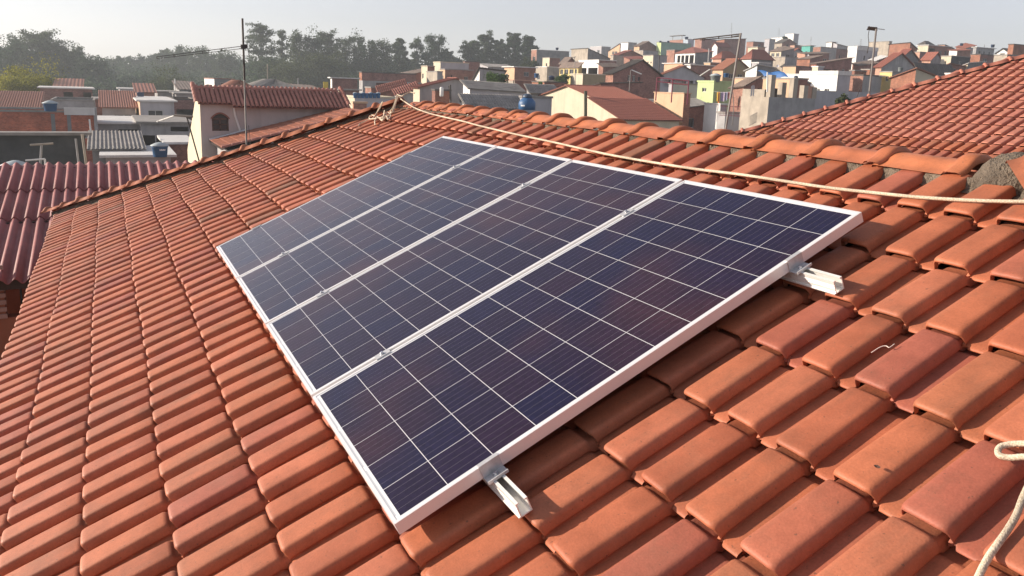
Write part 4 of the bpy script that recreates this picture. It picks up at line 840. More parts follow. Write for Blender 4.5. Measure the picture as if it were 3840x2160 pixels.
hs('h73b', 'building', 'short brick wall block in front of the cream edged flat roof', 'building', 1322, 1326, 1375, 388, 36, 'br', 'bp', ('flat', 'pe'))
hs('h61', 'house', 'brick garage with grey roof sheet sloping towards the viewer', 'house', 2430, 2470, 2648, 412, 47, 'bd', 'bd', ('shed', .42, .5, .6, 'f'))
hs('h62', 'building', 'stained white boundary wall block with flat top beside the brick garage', 'wall', 2642, 2702, 2712, 392, 45, 'wh', 'gr', ('flat', 'w', .06))
hs('h63', 'building', 'grey terrace with a maroon metal railing beside the concrete building', 'terrace', 2690, 2720, 2790, 426, 42, 'gr', 'gl', ('flat', 'c'))
hs('h59b', 'house', 'lilac grey house wall behind the maroon pergola', 'house', 2508, 2520, 2620, 316, 52, 'gl', 'gl', ('flat', 'c'), wR=[(.35, .42, .7, 1.6)])
hs('h59', 'building', 'orange rendered terrace block under the maroon pergola', 'terrace', 2454, 2566, 2590, 351, 45, 'pe', 'br', ('flat', 'pe', .05))
hs('h56', 'building', 'long plain grey boundary wall running behind the neighbour roof', 'wall', 3052, 3060, 3480, 339, 45, 'gl', 'gl', ('flat', ))
# --- left hand valley
hs('h75', 'house', 'long red brick house with dark drip stains and white slanted fascia, at the left edge', 'house', -2.6, -90, 350, 418, 32, 'rr', 'rr', ('flat', 'c'), wR=[(.905, .945, 1.0 - .35, 1.25 - .35)])
hs('h76', 'house', 'orange tiled roof behind the long brick house at the left edge', 'house', -3.5, -60, 142, 410, 44, 'gr', 'gr', ('shed', 0, .75, .75, 'o'))
hs('h77', 'house', 'ragged brick upper storey with dark openings under a pinkish roof', 'house', -5.0, 150, 345, 330, 56, 'bd', 'bm', ('slab', 'w'), oR=[(.44, .62, .2, .85), (.82, .98, .2, .75)], yaw=2)
hs('h77b', 'house', 'pinkish flat tiled roof above the ragged brick storey', 'house', -4.0, 205, 305, 324, 62, 'bp', 'bm', ('shed', 0, .5, .5, 'o'))
hs('h77c', 'house', 'grey terrace slab behind the blue tank on the brick house', 'terrace', -5.0, 190, 352, 378, 44, 'gr', 'gr', ('flat', 'c'))
hs('h78', 'house', 'orange tiled roof house with bluish grey veranda wall', 'house', -4.0, 382, 508, 402, 42, 'gr', 'gr', ('shed', 0, .68, .68, 'o'), oR=[(.36, .62, .35, .8), (.66, .98, .35, .8)])
hs('h79', 'house', 'pale grey block with one wide dark window and a peach sunlit edge', 'house', 505, 524, 652, 380, 40, 'pe', 'gl', ('slab', 'w'), wR=[(.22, .66, .40, .78)])
hs('h79b', 'house', 'small brick house with pink roof behind the pale grey block', 'house', -3.5, 512, 580, 345, 56, 'bp', 'bp', ('shed', 0, .5, .5, 'o'))
hs('h79c', 'house', 'reddish brick yard house between the pale grey block and the cream gable wall', 'house', -4.0, 652, 735, 374, 46, 'bm', 'bm', ('flat', 'd'), oR=[(.1, .9, .5, 1.0)])
hs('h80', 'house', 'grey house with long white slab edge and barred openings', 'house', -5.0, 358, 524, 464, 33, 'gr', 'gr', ('slab', 'w'), oR=[(.05, .42, .28, .68), (.50, .95, .20, .34), (.5, .95, .44, .62)])
hs('h80b', 'house', 'grey row house with deep dark carport openings', 'house', -5.0, 526, 712, 462, 32.4, 'gl', 'gr', ('slab', 'c'), oR=[(.03, .28, .45, .85), (.30, .55, .45, .95), (.6, .97, .12, .3)])
hs('h81', 'building', 'low shed with sheet roof in front of the grey row house', 'shed', -3.2, 345, 530, 560, 25.2, 'gd', 'gd', ('shed', 0, .28, .28, 'f'))
hs('h81b', 'building', 'pale concrete roof slab that carries the round blue tank', 'building', -3.0, 396, 640, 590, 24, 'gl', 'gl', ('slab', 'w'))
hs('h81c', 'house', 'low brick house with white eave behind the round blue tank', 'house', -3.0, 630, 715, 540, 27, 'bd', 'bd', ('slab', 'w'))
hs('h82', 'building', 'dark charcoal stained wall at the left edge below the brick house', 'wall', -.15, -90, 318, 506, 22, 'ca', 'ca', ('slab', 'c'))
hs('h83', 'house', 'tiny white framed porch with dark roof house near the wooded valley', 'house', 766, 803, 880, 296, 85, 'wh', 'gd', ('flat', 'bd'), oL=[(.2, .8, .6, 1.5)])
hs('h84', 'house', 'small orange hipped roof peeping over the barrel tile roof', 'house', -6.0, 866, 952, 332, 60, 'pe', 'br', ('hip', .6, 'o'))
hs('h85', 'house', 'wide grey hipped roof low behind the barrel tile roof', 'house', -8.0, 960, 1135, 336, 58, 'gr', 'gr', ('hip', .75, 'f'))
hs('h85b', 'house', 'dull brown roofed house right of the wide grey hipped roof', 'house', -5.0, 1090, 1215, 334, 66, 'bd', 'bd', ('shed', -.1, .4, .3, 'b'))
hs('h86', 'house', 'low brown tiled roof house far left of the barrel tile roof', 'house', -5.0, 672, 745, 335, 62, 'gr', 'gd', ('shed', 0, .55, .55, 'b'))
hs('h86b', 'house', 'long white low shed in the valley beneath the trees', 'shed', -4.0, 448, 512, 334, 66, 'wh', 'gl', ('slab', 'w'))
hs('h86c', 'house', 'grey cluttered rooftop house in the valley centre left', 'house', -4.5, 590, 700, 345, 60, 'gr', 'gr', ('slab', 'c'), oR=[(.1, .4, .3, .9), (.6, .9, .3, .9)])
# details on some of them
pm = WM['bg']
i28 = HS['h28']
for a, h in ((0.02, 1.05), (.26, .72), (.50, .95), (.735, .62), (.93, .55)): part_box('pillar', pm, i28, a * i28['wr'], a * i28['wr'] + .5, .02, .52, 0, h)
part_box('parapet_wall', pm, i28, -.004, .35, .56, i28['wl'] - .1, 0, .36)
for a in (.8,): part_box('brick_pier', WM['pk'], i28, a * i28['wr'], a * i28['wr'] + .9, .1, .6, 0, .6)
i4 = HS['h75']; 
for a in (.05, .62, .76): part_box('wall_stain_pier', WM['gd'], i4, i4['wr'] * a, i4['wr'] * a + .28, -.03, .02, -2.2, -.05)
part_box('fascia', RM['w'], i4, i4['wr'] * .74, i4['wr'] + .1, -.2, -.05, -.08, .18); part_box('corner_post', WM['gr'], i4, i4['wr'] + .003, i4['wr'] + .25, -.1, .3, -4, .2)
# canopy posts on the pink skyline house
i14 = HS['h14']
for a in (.15, .85): part_box('post', WM['gr'], i14, .4, .6, a * i14['wl'], a * i14['wl'] + .2, 0, .9)
part_box('canopy', RM['d'], i14, -.3, i14['wr'] * .9, -.2, i14['wl'], .9, 1.05)
# pergola frame, railing
M_MAROON = plain('maroon_steel', (0.20, 0.03, 0.055), 0.5, .1)
pg = tag(empty('pergola', tuple(at(2512, 370, 77))), 'maroon steel pergola frame standing on the orange terrace', 'pergola')
A0, A1 = at(2460, 358, 78.4), at(2578, 372, 77.4); up = np.array((0, 0, 1)); hgt = 1.72
mb = MB()
for t in (0, .5, 1): P = A0 * (1 - t) + A1 * t; mb.tube([P - up * .5, P + up * hgt], .06, 6)
rel(mb.build('post', M_MAROON), pg)
mb = MB()
for dz in (hgt, hgt - .38): mb.tube([A0 + up * dz, A1 + up * dz], .05, 6)
for t in np.linspace(0, 1, 13): P = A0 * (1 - t) + A1 * t; q_ = A0 * (1 - min(1, t + .04)) + A1 * min(1, t + .04); mb.tube([P + up * (hgt - .38), q_ + up * hgt], .012, 4)
rel(mb.build('truss_beam', M_MAROON), pg)
rg = tag(empty('railing', tuple(at(2718, 430, 72))), 'maroon metal railing on the grey terrace beside the leaning mast', 'railing')
A0, A1 = at(2696, 434, 71), at(2775, 438, 70.6)
mb = MB()
for dz in (0.05, .85): mb.tube([A0 + up * dz, A1 + up * dz], .022, 6)
rel(mb.build('rail', M_MAROON), rg)
mb = MB()
for t in np.linspace(0, 1, 16): P = A0 * (1 - t) + A1 * t; mb.tube([P + up * .05, P + up * .85], .011, 5)
rel(mb.build('baluster', M_MAROON), rg)['kind'] = 'stuff'

hs('h60', 'house', 'cream gable house with red tiled roof and dark vertical pipe, just behind the ridge', 'house', 2010, 2262, 2436, 379, 46, 'cr', 'cr', ('gy', .83, 't'))
hs('h60b', 'house', 'lower red tiled roof wing with cream side wall in front of the gable house', 'house', 2212, 2334, 2548, 447, 42, 'cr', 'cr', ('shed', 0, 1.0, 1.0, 't'))

# the smaller roofs that fill the slope between them
hs('f1', 'house', 'long beige wall strip behind the steep maroon brick gable', 'house', 2290, 2300, 2414, 209, 112, 'bg', 'bg', ('flat', 'c'))
hs('f2', 'house', 'house with a long white slab roof right of the orange rendered wall', 'house', 2576, 2590, 2680, 244, 89, 'wh', 'bm', ('slab', 'w'))
hs('f3', 'house', 'white lean-to awning house left of the blue tarpaulin', 'house', 2798, 2840, 2905, 244, 76, 'wh', 'gd', ('shed', -.2, -.5, -.6, 'w'))
hs('f4', 'house', 'small brick house with brown sheet roof between the white cube and the grey gable', 'house', 3196, 3222, 3290, 246, 88, 'bp', 'bm', ('shed', .4, .2, .6, 'b'))
hs('f5', 'house', 'bright lean-to sheet roof peeping from behind the red slope of the grey gable', 'house', 3262, 3280, 3320, 228, 92, 'pk', 'bd', ('shed', .5, .1, .6, 'w'))
hs('f6', 'house', 'low house under a long dark grey sheet roof right of the grey gable', 'house', 3430, 3446, 3580, 268, 76, 'gr', 'gd', ('shed', 0, .6, .6, 'd'))
hs('f7', 'house', 'white garden wall house low down by the orange and cream house', 'house', 3545, 3580, 3640, 278, 64, 'wh', 'gr', ('flat', 'w'))
hs('f8', 'house', 'pink roofed shack below the black shaded yard', 'house', 3520, 3560, 3625, 240, 86, 'pk', 'bd', ('shed', -.2, -.4, -.5, 'o'))
hs('f9', 'house', 'white roofed shack beside the pink roofed shack', 'house', 3600, 3630, 3690, 238, 88, 'cr', 'gd', ('shed', .2, -.3, .1, 'w'))
hs('f10', 'house', 'brick house with brown roof filling the slope under the teal house', 'house', 2990, 3020, 3110, 202, 118, 'pk', 'bm', ('shed', .3, .2, .5, 'b'))
hs('f11', 'house', 'grey house with red roof under the small salmon block', 'house', 2940, 2968, 3012, 196, 126, 'gl', 'gr', ('gx', .6, 't'))
hs('f12', 'house', 'low brick house on the slope under the sea green building', 'house', 2500, 2530, 2620, 188, 128, 'bp', 'bm', ('flat', 'c'), wR=W4)
hs('f13', 'house', 'beige house under the yellow patched brick gable', 'house', 2380, 2412, 2468, 190, 132, 'bg', 'gr', ('flat', 'c'), wL=W4)
hs('f14', 'house', 'brick house with red roof between the salmon front and the three vent block', 'house', 2340, 2362, 2420, 222, 108, 'bp', 'bm', ('shed', .2, .3, .5, 't'))
hs('f15', 'house', 'low peach house in front of the hipped red roof in mid slope', 'house', 2640, 2664, 2730, 236, 95, 'pe', 'bd', ('flat', 'c'), wL=[(.3, .6, .5, 1.3)])
hs('f16', 'house', 'grey house with flat roof in front of the white gabled hipped roof', 'house', 2820, 2846, 2890, 236, 92, 'gl', 'gr', ('flat', 'w'), wR=W4)
hs('f17', 'house', 'brick house low between the white two bay house and the maroon gable', 'house', 2244, 2262, 2320, 250, 84, 'bp', 'bm', ('shed', .1, .3, .4, 'b'))
hs('f18', 'house', 'tiny white house on the slope below the concrete block with small window', 'house', 2120, 2142, 2176, 232, 110, 'wh', 'bm', ('flat', 'w'), wL=[(.35, .6, .5, 1.2)])
hs('f19', 'house', 'brick house with sheet roof below the two storey pink brick house', 'house', 1840, 1880, 1960, 340, 56, 'cr', 'gr', ('shed', -.1, .3, .2, 'w'))
hs('f20', 'house', 'grey shed roof between the long pale house and the green tree', 'house', 1975, 1990, 2090, 345, 52, 'gr', 'gd', ('shed', 0, .4, .4, 'f'))
hs('f21', 'house', 'orange brick house right under the large orange brick box', 'house', 3420, 3450, 3500, 196, 120, 'pk', 'bm', ('flat', 'c'))
hs('f22', 'house', 'small pale house under the low hipped grey roof', 'house', 3560, 3590, 3640, 190, 124, 'wh', 'bp', ('shed', .2, .1, .4, 't'))
hs('f23', 'house', 'brick house with a slit window above the lemon yellow front', 'house', 3230, 3262, 3310, 262, 82, 'br', 'bd', ('flat', 'c'), wL=[(.5, .7, .4, 1.2)])
hs('f24', 'house', 'brick storey at the left foot of the modern white house', 'house', 2950, 3000, 3040, 312, 56, 'br', 'bd', ('flat', 'd'), oL=[(.3, .6, .5, 1.3)])
hs('f25', 'house', 'dark roofed house between the brick terrace and the cream corner house', 'house', 1500, 1520, 1610, 282, 84, 'pe', 'bd', ('shed', .6, .2, .8, 'b'))
hs('f26', 'house', 'low brick houses row end in front of the brick terrace floor', 'house', 1370, 1392, 1470, 330, 62, 'bp', 'bd', ('flat', 'c'), oR=[(.2, .5, .4, 1.1)])
hs('f27', 'house', 'pale wall house with flat roof between the yellow board and the drums', 'house', 1262, 1276, 1345, 338, 58, 'cr', 'bm', ('slab', 'c'))
hs('f28', 'house', 'brick rooftop room right of the grey terrace slab in the left valley', 'house', -3.0, 352, 395, 372, 50, 'bp', 'bd', ('slab', 'c'))
hs('f29', 'house', 'grey flat roof house between the tile roof and the cream gable wall', 'house', -3.5, 660, 740, 352, 56, 'gr', 'gr', ('slab', 'f'))

# ------------------------------------------------------------------ plaster house with the arched window, and its annex
WD = 40.0
C = at(749, 384, WD); Xw = C[0]
AH = tag(empty('plaster_house', (C[0], C[1], -8)), 'pinkish plaster house with arched window, barrel tile roof and sunny cream gable end', 'house')
def onX(px, py, X): d = ray(px, py); return CAM + d * (X - CAM[0]) / d[0]
def onY(px, py, Y): d = ray(px, py); return CAM + d * (Y - CAM[1]) / d[1]
Er = onX(1292, 408, Xw); zE = C[2] - .02; y0, y1 = C[1], Er[1]
rg_ = onY(738, 331, y0); rr = onY(703, 560, y0)
M_PINK = plain('pinkish_plaster', (0.50, 0.44, 0.42), 0.92, 0.12, 0.7, dirt=.35); M_CREAMG = plain('cream_gable_paint', (0.66, 0.58, 0.42), .9, .08, .6, dirt=.15)
# front wall with the arched opening
wc0, wc1 = onX(794, 440, Xw)[1], onX(857, 440, Xw)[1]; zs0, zs1, zar = onX(825, 491, Xw)[2], onX(825, 446, Xw)[2], onX(825, 427, Xw)[2]
mb = MB(); F = lambda y, z, x=0.0: (Xw + x, y, z)
mb.face([F(y0, -10), F(wc0, -10), F(wc0, zE), F(y0, zE)]); mb.face([F(wc1, -10), F(y1, -10), F(y1, zE), F(wc1, zE)]); mb.face([F(wc0, -10), F(wc1, -10), F(wc1, zs0), F(wc0, zs0)])
NA = 14; arc = [(wc0 + (wc1 - wc0) * i / NA, zs1 + (zar - zs1) * math.sin(math.pi * i / NA) ** .8) for i in range(NA + 1)]
for i in range(NA): mb.face([F(*arc[i]), F(*arc[i + 1]), F(arc[i + 1][0], zE), F(arc[i][0], zE)])
out = [(wc0, zs0), (wc1, zs0)] + arc[::-1]
for i in range(len(out)): a, b = out[i], out[(i + 1) % len(out)]; mb.face([F(*a), F(*b), F(*b, -.18), F(*a, -.18)])
rel(mb.build('front_wall', M_PINK), AH)
mb = MB(); mb.face([F(*p, -.15) for p in out]); wn = rel(mb.build('arched_window', M_DARK), AH)
M_BRICKT = plain('brick_trim', (0.26, 0.105, 0.075), .9, .35, 9.0)
for i in range(NA):
    (ya, za), (yb, zb_) = arc[i], arc[i + 1]; cy, cz = (wc0 + wc1) / 2, zs1 - .1; ex = lambda y, z: (cy + (y - cy) * 1.16, cz + (z - cz) * 1.22)
    mb = MB(); a, b, c_, d_ = F(ya, za, -.1), F(yb, zb_, -.1), F(*ex(yb, zb_), -.1), F(*ex(ya, za), -.1); t = .135
    sh = lambda q_: (q_[0] + t, q_[1], q_[2])
    for f in ([sh(a), sh(b), sh(c_), sh(d_)], [d_, c_, sh(c_), sh(d_)], [a, d_, sh(d_), sh(a)], [b, a, sh(a), sh(b)], [c_, b, sh(b), sh(c_)]): mb.face(f)
    rel(mb.build('arch_brick', M_BRICKT), AH)
M_WOOD = plain('brown_window_wood', (0.10, 0.055, 0.04), .7, .3, 5)
mb = MB(); ym = (wc0 + wc1) / 2
for (a, b, c_, d_) in ((wc0, zs0, wc0 + .07, zs1), (wc1 - .07, zs0, wc1, zs1), (ym - .04, zs0, ym + .04, zs1), (wc0 + .07, zs0, wc1 - .07, zs0 + .08), (wc0, zs1 - .05, wc1, zs1 + .05), (wc0 + .07, (zs0 + zs1) / 2, wc1 - .07, (zs0 + zs1) / 2 + .05)):
    mb.abox(Xw - .13, a, b, Xw - .08, c_, d_)
f = mb.build('window_frame', M_WOOD, wn)
mb = MB(); mb.face([(Xw, y0, -10), (Xw, y0, zE), (rg_[0], y0, rg_[2] - .05), (rr[0], y0, rr[2]), (rr[0], y0, -10)]); rel(mb.build('gable_wall', M_CREAMG), AH)
mb = MB(); zr, zrr = rg_[2] - .08, rr[2]
mb.face([(Xw, y1, -10), (Xw, y1, zE), (rg_[0], y1, zr), (rr[0], y1, zrr), (rr[0], y1, -10)]); mb.face([(rg_[0], y0, zr), (rg_[0], y1, zr), (rr[0], y1, zrr), (rr[0], y0, zrr)]); mb.face([(rr[0], y0, -10), (rr[0], y1, -10), (rr[0], y1, zrr), (rr[0], y0, zrr)])
mb.face([(Xw, y0, zE), (Xw, y1, zE), (rg_[0], y1, zr), (rg_[0], y0, zr)]); rel(mb.build('rear_roof', M_TILE3), AH)
# barrel tiles, one by one, in columns down the front slope
def barrel_mesh(name, L=.40, r=.088, mat=M_BARREL):
    mb = MB(); rows = []
    for y, k, dz in ((.006, .9, -.02), (0, 1, -.004), (.03, 1.04, 0), (L, .9, 0)): rows.append([(r * k * math.cos(a), y, r * k * math.sin(a) * .85 + dz) for a in np.linspace(math.pi, 0, 8)])
    mb.grid(rows); return mb.mesh(name, mat, True)
bm_ = barrel_mesh('barrel_tile'); e0 = np.array((Xw + .28, 0, zE - .02)); t0 = np.array((rg_[0], 0, rg_[2])); dv = t0 - e0; SL = np.linalg.norm(dv); dv /= SL; nv = np.array((-dv[2], 0, dv[0])); nv = nv if nv[2] > 0 else -nv
ncol = 34; ysp = (y1 - y0 + .3) / ncol; split = onX(868, 384, Xw)[1]
for j in range(ncol):
    yy = y0 - .1 + ysp * (j + .5); s0 = 0 if yy < split else -.27
    k = 0
    while s0 + .33 * k < SL - .05:
        q_ = e0 + dv * (s0 + .33 * k) + np.array((0, yy, 0)) + nv * (.012); o = link('barrel_tile', bm_); rel(o, AH)
        ex_ = Vector((0, 1, 0)); ey = Vector(dv); ez = Vector(nv); o.matrix_basis = Matrix(((ex_.x, ey.x, ez.x, q_[0]), (ex_.y, ey.y, ez.y, q_[1] + random.uniform(-.006, .006)), (ex_.z, ey.z, ez.z, q_[2]), (0, 0, 0, 1))) @ Euler((.045, 0, random.gauss(0, .012))).to_matrix().to_4x4(); k += 1
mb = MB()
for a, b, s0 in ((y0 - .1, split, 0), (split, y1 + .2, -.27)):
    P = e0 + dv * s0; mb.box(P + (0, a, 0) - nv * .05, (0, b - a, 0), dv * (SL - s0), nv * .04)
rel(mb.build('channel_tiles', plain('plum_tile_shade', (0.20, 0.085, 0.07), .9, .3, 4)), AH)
rc_m = barrel_mesh('ridge_tile', .42, .12); n = int((y1 - y0) / .38)
for i in range(n):
    o = link('ridge_tile', rc_m); rel(o, AH); o.matrix_basis = Matrix.Translation((t0[0], y0 + .38 * i - .1, t0[2] + .01)) @ Euler((.04, 0, 0)).to_matrix().to_4x4()
for yv in (y0 - .16, y1 + .16):
    for i in range(5):
        q_ = e0 + dv * (.38 * i) + np.array((0, yv, 0)) + nv * .04; o = link('verge_tile', rc_m); rel(o, AH); ey = dv; o.matrix_basis = Matrix(((0, ey[0], nv[0], q_[0]), (1, ey[1], nv[1], q_[1]), (0, ey[2], nv[2], q_[2]), (0, 0, 0, 1)))
mb = MB(); pp = [onX(876, 398, Xw) + (.06, 0, 0), onX(880, 430, Xw) + (.06, 0, 0), onX(896, 478, Xw) + (.06, 0, 0), onX(902, 498, Xw) + (.06, 0, 0)]; mb.tube(pp, .05, 8); rel(mb.build('downpipe', WM['wh']), AH)
# annex: tiled roof climbing along the wall
A0 = onX(785, 526, Xw); A1 = onX(1288, 404, Xw)
tgt = ray(832, 570); best = min(((abs((lambda p: p[0])(pix(A0 + np.array((wv, 0, 0)))) - 832), wv) for wv in np.linspace(.5, 12, 231)))[1]; AW = best
AN = tag(empty('annex', tuple(A0 + (0, 0, -6))), 'low annex with flat looking orange tiles climbing along the plaster house wall', 'house')
du_ = np.array((1.0, 0, 0)); dv_ = (A1 - A0); LL = np.linalg.norm(dv_); dv_ /= LL; nn_ = np.cross(du_, dv_); nn_ = nn_ if nn_[2] > 0 else -nn_
mt_an = terracotta('annex_tile', False, [(0, (0.36, 0.135, 0.08)), (1, (0.42, 0.165, 0.10))], .15, False)
def slab_tile(name, wdt, L, mat):
    mb = MB(); mb.grid([[(0, y, z), (wdt * .06, y, z + .022), (wdt * .5, y, z + .03), (wdt * .94, y, z + .022), (wdt - .004, y, z)] for y, z in ((.004, -.01), (0, .012), (.02, .02), (L, 0))]); return mb.mesh(name, mat)
nr = int(LL / .40); nc = max(3, int(AW / .24)); cw = AW / nc; st = slab_tile('annex_tile', cw, .43, mt_an)
for r in range(nr):
    for c_ in range(nc):
        q_ = A0 + dv_ * (LL * r / nr) + du_ * (cw * c_); o = link('roof_tile', st); rel(o, AN)
        o.matrix_basis = Matrix(((1, dv_[0], nn_[0], q_[0]), (0, dv_[1], nn_[1], q_[1]), (0, dv_[2], nn_[2], q_[2] + random.uniform(-.004, .004)), (0, 0, 0, 1)))
mb = MB(); B0, B1 = A0 + du_ * AW, A1 + du_ * AW; dz = np.array((0, 0, -.09)); mb.face([A0 + dz, B0 + dz, B1 + dz, A1 + dz]); rel(mb.build('roof_underlay', M_DECK), AN)
for i in range(int(LL / .42)):
    q_ = B0 + dv_ * (.42 * i); o = link('verge_tile', rc_m); rel(o, AN); sx_ = du_; o.matrix_basis = Matrix(((1, dv_[0], nn_[0], q_[0]), (0, dv_[1], nn_[1], q_[1]), (0, dv_[2], nn_[2], q_[2]), (0, 0, 0, 1)))
mb = MB(); z_ = A0[2] - .12
mb.face([(Xw + .01, A0[1] + .3, -10), (B0[0] - .3, A0[1] + .3, -10), (B0[0] - .3, A0[1] + .3, z_), (Xw + .01, A0[1] + .3, z_)]); mb.face([(B0[0] - .3, A0[1] + .3, -10), (B0[0] - .3, A1[1], -10), (B0[0] - .3, A1[1], A1[2] - .12), (B0[0] - .3, A0[1] + .3, z_)])
mb.face([(B0[0] - .3, A1[1], -10), (Xw, A1[1], -10), (Xw, A1[1], A1[2] - .12), (B0[0] - .3, A1[1], A1[2] - .12)]); rel(mb.build('wall', WM['gr']), AN)
mb = MB(); q0 = A0 + du_ * .1 + nn_ * .05; mb.tube([A0 + nn_ * .05 + dv_ * .0 + du_ * .25, A0 + nn_ * .08 + dv_ * 1.8 + du_ * .12], .05, 6); rel(mb.build('valley_flashing', M_ZINC), AN)

# ------------------------------------------------------------------ water tanks, drums
M_TANK = plain('blue_polythene', (0.03, 0.11, 0.26), .5, .15, 3); M_LID = plain('tank_lid', (0.42, 0.48, 0.50), .6, .15, 3); M_DTANK = plain('dark_blue_polythene', (0.018, 0.04, 0.10), .5, .2, 3); M_STRIPE = plain('white_print', (.75, .76, .78), .6, .05)
def tank(px, py, D, wpx, label, mat=M_TANK, lid=True, h=.62, logo=False, group=None, cat='water tank'):
    """open topped round tank, py = its foot"""
    P = at(px, py, D); r = wpx * D / FPX / 2; T = tag(empty('water_tank', tuple(P)), label, cat, group)
    mb = MB(); H_ = 2 * r * h; mb.lathe([(r * .80, 0), (r * .84, H_ * .04), (r * .97, H_ * .86), (r * 1.03, H_ * .88), (r * 1.03, H_ * .97), (r * .98, H_)], 22); mb.build('body', mat, T, True)
    if lid: mb = MB(); mb.lathe([(r * 1.16, H_ + .003), (r * 1.16, H_ + .06 * r), (r * .62, H_ + .34 * r), (r * .22, H_ + .46 * r), (r * .1, H_ + .48 * r)], 22); mb.build('lid', M_LID if mat is not M_DTANK else mat, T, True)
    if logo:
        mb = MB(); az = math.atan2(CAM[1] - P[1], CAM[0] - P[0]) + .35
        mb.grid([[((r * .945) * math.cos(az + t), (r * .945) * math.sin(az + t), H_ * (.60 + .16 * k)) for t in np.linspace(-.42, .42, 8)] for k in (0, 1)]); mb.build('printed_band', M_STRIPE, T)
    return T
tank(601, 588, 54, 52, 'round blue water tank with a pale domed lid and white print on the concrete slab', h=.72, logo=True)
tank(190, 417, 72, 40, 'blue water tank with a pale lid on the parapet of the long brick house')
tank(62, 676, 44, 74, 'low tank with a broad pale lid behind the top edge of the corrugated roof')
tank(528, 362, 93, 22, 'dark tank on the roof of the pale grey block', M_DTANK, False)
tank(2089, 188, 262, 11, 'tiny dark tank on the long dark grey skyline building', M_DTANK, False, .8)
tank(2574, 148, 318, 13, 'small dark tank on the pale blue skyline house', M_DTANK, False, .7)
tank(2723, 290, 112, 20, 'blue square looking tank by the lime green block', M_TANK, False, .7)
tank(2682, 308, 88, 36, 'grey domed tank on top of the lime green block', plain('grey_polythene', (.22, .25, .25), .6, .2, 3))
tank(2476, 160, 262, 9, 'tiny dark tank on the pale green corner of the long green building', M_DTANK, False, .7)
tank(2506, 160, 262, 9, 'tiny dark tank on the middle of the long green building', M_DTANK, False, .7)
tank(2984, 300, 100, 14, 'dark tank at the left end of the white terrace parapet', M_DTANK, True, .8)
tank(3376, 268, 130, 16, 'grey tank below the grey rendered gable', plain('grey_polythene', (.22, .25, .25), .6, .2, 3), False, .8)
tank(3605, 172, 250, 10, 'tiny dark tank on the skyline left of the long low grey building', M_DTANK, False, .8)
tank(3722, 178, 240, 11, 'tiny dark tank at the right end of the long low grey building', M_DTANK, False, .8)
tank(2068, 300, 112, 22, 'dark blue tank on the low orange brick house', M_DTANK, True, .5)
tank(2012, 292, 124, 18, 'blue tank wedged beside the two storey pink brick house', M_TANK, False, .9)
# the bulbous tank behind the ridge
P = at(1976, 412, 58); T = tag(empty('water_tank', tuple(P)), 'bulbous dark blue tank with domed cap standing behind the tiled ridge', 'water tank'); r = 63 * 58 / FPX / 2; k = r
mb = MB(); mb.lathe([(k * .9, 0), (k, .05 * k), (k * 1.02, .7 * k), (k * .96, .95 * k), (k * .72, 1.25 * k), (k * .55, 1.38 * k), (k * .5, 1.42 * k)], 26); mb.build('body', M_TANK, T, True)
mb = MB(); mb.lathe([(k * .56, 1.42 * k), (k * .56, 1.5 * k), (k * .5, 1.72 * k), (k * .3, 1.84 * k), (k * .12, 1.88 * k)], 20); mb.build('cap', plain('dark_cap', (.05, .08, .13), .5), T, True)
mb = MB(); az = math.atan2(CAM[1] - P[1], CAM[0] - P[0]) - .5
mb.grid([[(k * 1.03 * math.cos(az + t), k * 1.03 * math.sin(az + t), k * (.42 + .16 * q_)) for t in np.linspace(-.3, .25, 6)] for q_ in (0, 1)]); mb.build('printed_band', M_STRIPE, T)
for i in range(7):
    tank(1332 + 14.5 * i, 368, 66, 15, ('leftmost', 'second from left', 'third from left', 'middle', 'third from right', 'second from right', 'rightmost')[i] + ' blue drum of the row on the flat grey roof', plain('drum_blue', (0.06, 0.17, 0.36), .5, .2, 3), i % 2 == 0, 1.2, False, 'blue drums in a row on the flat grey roof', 'drum')
# tarpaulin, board, drying clothes
P0, P1 = at(2866, 286, 112), at(2958, 292, 110); TP = tag(empty('tarpaulin', tuple(P0)), 'bright blue tarpaulin roof over a yard below the salmon balcony house', 'tarpaulin')
mb = MB(); rows = []
for s in np.linspace(0, 1, 5): rows.append([P0 * (1 - t) + P1 * t + np.array((-2.2 * s, .4 * s, .75 * math.sin(s * 2.2) + .12 * math.sin(t * 9))) for t in np.linspace(0, 1, 14)])
mb.grid(rows); rel(mb.build('sheet', plain('blue_tarp', (.03, .13, .36), .55, .2, 1), smooth=True), TP)
mb = MB(); mb.tube([P0 - (0, 0, 3), P0], .06, 6); rel(mb.build('post', M_ZINC), TP); mb = MB(); mb.tube([P1 - (0, 0, 3), P1], .06, 6); rel(mb.build('post', M_ZINC), TP)
P = at(1222, 340, 122); BD = tag(empty('yellow_board', tuple(P)), 'bright yellow board on posts at the valley edge', 'board')
mb = MB(); a = at(1213, 336, 122); b = at(1231, 336, 122.2); mb.box(a, b - a, (0, 0, 1.15), (-.08, 0, 0)); rel(mb.build('panel', plain('yellow_paint', (.75, .55, .06), .6, .05)), BD)
mb = MB(); mb.tube([a - (0, 0, 3), a + (0, 0, .2)], .05, 5); rel(mb.build('post', M_ZINC), BD); mb = MB(); mb.tube([b - (0, 0, 3), b + (0, 0, .2)], .05, 5); rel(mb.build('post', M_ZINC), BD)
CL = tag(empty('clothesline', tuple(at(2710, 345, 84))), 'thin clothesline strung beside the lime green block', 'clothesline'); a, b = at(2678, 343, 85), at(2745, 344, 83)
mb = MB(); mb.tube(spline([a, (a + b) / 2 - (0, 0, .08), b], 6), .012, 5); rel(mb.build('line', M_ZINC), CL)
